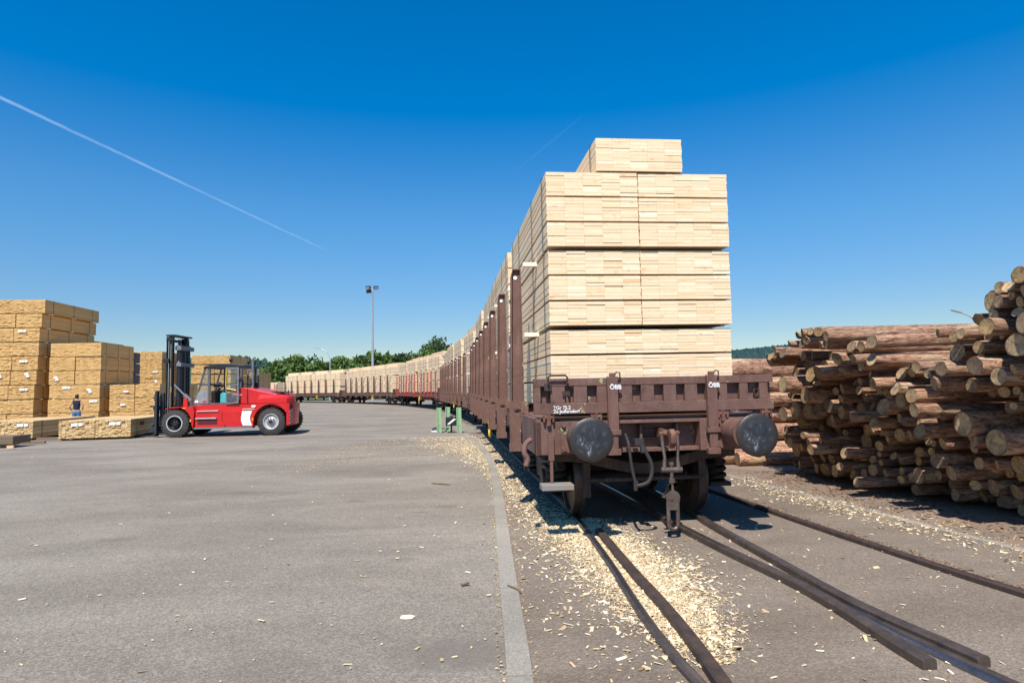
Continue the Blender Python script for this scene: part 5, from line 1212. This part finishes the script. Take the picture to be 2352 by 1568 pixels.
def streetlamp(px,ptop,d,lab,out,htop):
    p=D(px,ptop,d);r=empty('street_lamp',(p.x,p.y,ZA));h=p.z
    b=MB();pts=[Vector((0,0,0)),Vector((0,0,h-2.2)),Vector((-.1*out,0,h-1.2)),Vector((-.7*out,0,h-.4)),Vector((-1.7*out,0,h))]
    b.tube(smooth(pts[1:],2),.07,8);b.cyl((0,0,0),(0,0,h-2.2),.11,.075,n=10);b.build('pole',M['galv'],r)
    b=MB();Mx=Matrix.Translation((-2.1*out,0,h+.12))@Matrix.Rotation(.28*out,4,'Y');b.box(-.5,.5,-.16,.16,-.06,.08,Mx);b.build('lamp_head',M['galv2'],r,bevel=.03)
    tag(r,lab,'street lamp')
M['galv2']=simple('lamp_housing',(.3,.31,.32),.5)
streetlamp(758,800,108,'curved street lamp left of the tall floodlight mast',1,0)
streetlamp(2246,716,62,'curved street lamp peeping over the log pile at right',1,0)
# ------------------------------------------------------------------ trees
def tree_meshes(seed,h,w,mat,nc=16,nl=70,lsz=.34):
    r=random.Random(seed);tr=MB();tr.cyl((0,0,0),(0.1,0,h*.45),.2,.12,n=8)
    cr=MB();cl=[]
    for _ in range(nc):
        z=h*(.28+.72*r.random()**.8);k=math.sin(min(1,(z/h-.15)/.85)*math.pi*.92)**.6;a=r.random()*6.28;q=w*k*r.random()**.5
        cl.append((q*math.cos(a),q*math.sin(a),z*.96,r.uniform(.7,1.35)*w*.36))
    for (x,y,z,s) in cl:
        tr.tube([(0.05,0,h*r.uniform(.2,.4)),(x*.5,y*.5,z*.75),(x,y,z)],[.1,.05,.02],5)
        tn=r.uniform(.2,.8)
        for _ in range(nl):
            d=Vector((r.gauss(0,1),r.gauss(0,1),r.gauss(0,.75))).normalized()*s*r.random()**.4
            p=Vector((x,y,z))+d;e=Euler((r.random()*6.3,r.random()*6.3,r.random()*6.3)).to_matrix()
            l=lsz*r.uniform(.5,1.3);cr.tone=min(1,max(0,tn+r.gauss(0,.22)))
            cr.add([p+e@Vector(v) for v in((-l,-l*.35,0),(0,-l*.5,l*.12),(l,0,0),(0,l*.5,l*.12),(-l,l*.35,0))],[(0,1,2,3,4)])
    return tr.mesh('trunk',M['trunk']),cr.mesh('crown',mat)
TM=[tree_meshes(11,7.5,2.6,M['leaf']),tree_meshes(12,8.2,2.9,M['leaf'],18),tree_meshes(13,7.0,3.1,M['leaf'],20),tree_meshes(15,8.0,2.6,M['leaf_dark'],18),tree_meshes(14,12.,4.0,M['leaf_dark'],30,90)]
def tree(px,ptop,d,k,lab,grp='trees behind the train'):
    p=D(px,ptop,d);hm=[7.5,8.2,7.,8.,12.][k];s=(p.z-ZA)/hm
    o=empty('tree',(p.x,p.y,ZA),R.random()*6.3);o.scale=(max(s,.75),max(s,.75),s)
    q=bpy.data.objects.new('trunk',TM[k][0]);COL.objects.link(q);q.parent=o
    q=bpy.data.objects.new('crown',TM[k][1]);COL.objects.link(q);q.parent=o
    tag(o,lab,'tree',grp)
tl=[(616,846,128,0,'low leafy tree at the left end of the tree line'),(633,838,124,1,'second tree from the left end of the tree line'),(652,830,120,2,'leafy tree above the far left wagon load'),(672,826,122,0,'bushy tree above the left of the fifth wagon'),(690,820,120,1,'rounded tree left of the curved street lamp'),(708,828,124,2,'small tree between two taller ones left of the street lamp'),(726,836,118,0,'low tree just left of the curved street lamp'),(744,833,121,3,'dark tree standing at the curved street lamp'),(762,836,124,2,'low tree just right of the curved street lamp'),(780,824,120,1,'tall leafy tree between street lamp and floodlight mast'),(797,826,123,0,'second tree right of the street lamp'),(814,830,119,2,'low bushy tree left of the floodlight mast'),(832,821,122,3,'dark tree close left of the floodlight mast'),(847,818,126,1,'tree directly behind the floodlight mast'),(868,813,120,0,'bright tree right of the floodlight mast'),(886,822,124,2,'low tree second to the right of the floodlight mast'),(905,824,122,1,'leafy tree midway between mast and big dark tree'),(922,816,119,3,'dark rounded tree left of the big dark one'),(942,822,124,2,'low tree below left of the big dark one'),(960,819,121,0,'bushy tree touching the big dark one'),(978,808,122,1,'tall leafy tree beside the big dark one'),(998,783,125,4,'big dark spreading tree, tallest of the tree line'),(1022,800,126,3,'dark tree right of the tallest one'),(1040,806,124,1,'leafy tree just above the wagon loads at right'),(1062,812,128,2,'tree mostly hidden behind the wagon loads'),(1090,815,130,3,'dark tree hidden behind the loads of the nearest wagons'),(600,852,132,2,'low bush-like tree behind the exhaust of the forklift'),(585,850,134,1,'tree between forklift cab and tree line')]
for t in tl: tree(*t)
# ------------------------------------------------------------------ hills
def hill(name,pxs,d,depth,mat,seed,nz=26,rough=5.):
    # ridge given by photo points; a forested slope running down towards the viewer
    r=random.Random(seed);b=MB();pts=[D(x,y,d) for x,y in pxs];n=150;row=[]
    for i in range(n+1):
        t=i/n*(len(pts)-1);k=min(int(t),len(pts)-2);row.append(pts[k].lerp(pts[k+1],t-k))
    vs=[];
    for j in range(nz+1):
        f=j/nz
        for i,p in enumerate(row):
            q=p*(1.)
            x=p.x*(1-f*depth/d)+r.gauss(0,rough*.3);y=p.y-f*depth+r.gauss(0,rough*.3)
            z=p.z*(1-f)**1.3+r.gauss(0,rough*.35)+r.random()**3*rough
            if j==nz: z=-10
            vs.append((x,y,z))
    m=n+1
    for j in range(nz):
        for i in range(n):
            b.tone=min(1,max(0,r.gauss(.45,.25)))
            b.add([vs[j*m+i],vs[j*m+i+1],vs[(j+1)*m+i+1],vs[(j+1)*m+i]],[(0,1,2,3)])
    # back side and tree tips on the ridge
    for i in range(n): b.add([row[i],row[i+1],row[i+1]+Vector((0,depth,-row[i+1].z-10)),row[i]+Vector((0,depth,-row[i].z-10))],[(0,1,2,3)])
    for i in range(n*3):
        p=row[0].lerp(row[-1],0);t=r.random()*(n-1);k=int(t);p=row[k].lerp(row[k+1],t-k)
        hh=rough*(.25+.75*r.random()**4);b.tone=r.random()*.6;p=p+Vector((0,-r.random()*depth*.1,-2));b.cyl(p,p+Vector((0,0,hh)),rough*.35,.2,n=5,cap=False,sm=False)
    o=b.build(name,mat,recalc=False);tag(o,kind='structure');return o
hill('hill',[(-500,800),(-100,812),(300,818),(480,824),(560,823),(600,830),(640,838),(720,850),(850,860),(1000,880)],900,420,M['hill'],5)
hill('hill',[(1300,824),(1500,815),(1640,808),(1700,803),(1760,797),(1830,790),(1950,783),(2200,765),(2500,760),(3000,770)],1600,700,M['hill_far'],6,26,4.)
# ------------------------------------------------------------------ contrail
a=ray(-40,205);b_=ray(758,579);A=Vector(a)*(1000/a[2]);B=Vector(b_)*(1000/b_[2]);A.z+=H;B.z+=H
cm=MB();n=60;pts=[A.lerp(B,i/n)+Vector((R.gauss(0,.5),0,R.gauss(0,.5))) for i in range(n+1)]
cm.tube(pts,[6.5*(1-i/n)**1.0+6.0*(i/n) if i<n-8 else 6.0*(n-i)/8+.5 for i in range(n+1)],10)
tag(cm.build('contrail',M['contrail']),'thin white contrail slanting across the upper left of the sky','contrail')

a=ray(1172,402);b_=ray(1335,268);A=Vector(a)*(1300/a[2]);B=Vector(b_)*(1300/b_[2])
cm=MB();pts=[A.lerp(B,i/n)+Vector((R.gauss(0,1),0,R.gauss(0,1))) for i in range(n+1)]
cm.tube(pts,[1+9*math.sin(math.pi*min(.97,max(.03,i/n)))**.7 for i in range(n+1)],10)
m2=M['contrail'].copy();m2.name='faint_contrail_vapour'
for q in m2.node_tree.nodes:
    if q.type=='VALTORGB':
        for e in q.color_ramp.elements: e.color=(e.color[0]*.12,)*3+(1,)
tag(cm.build('contrail',m2,recalc=True),'very faint short contrail wisp above the middle of the train','contrail')
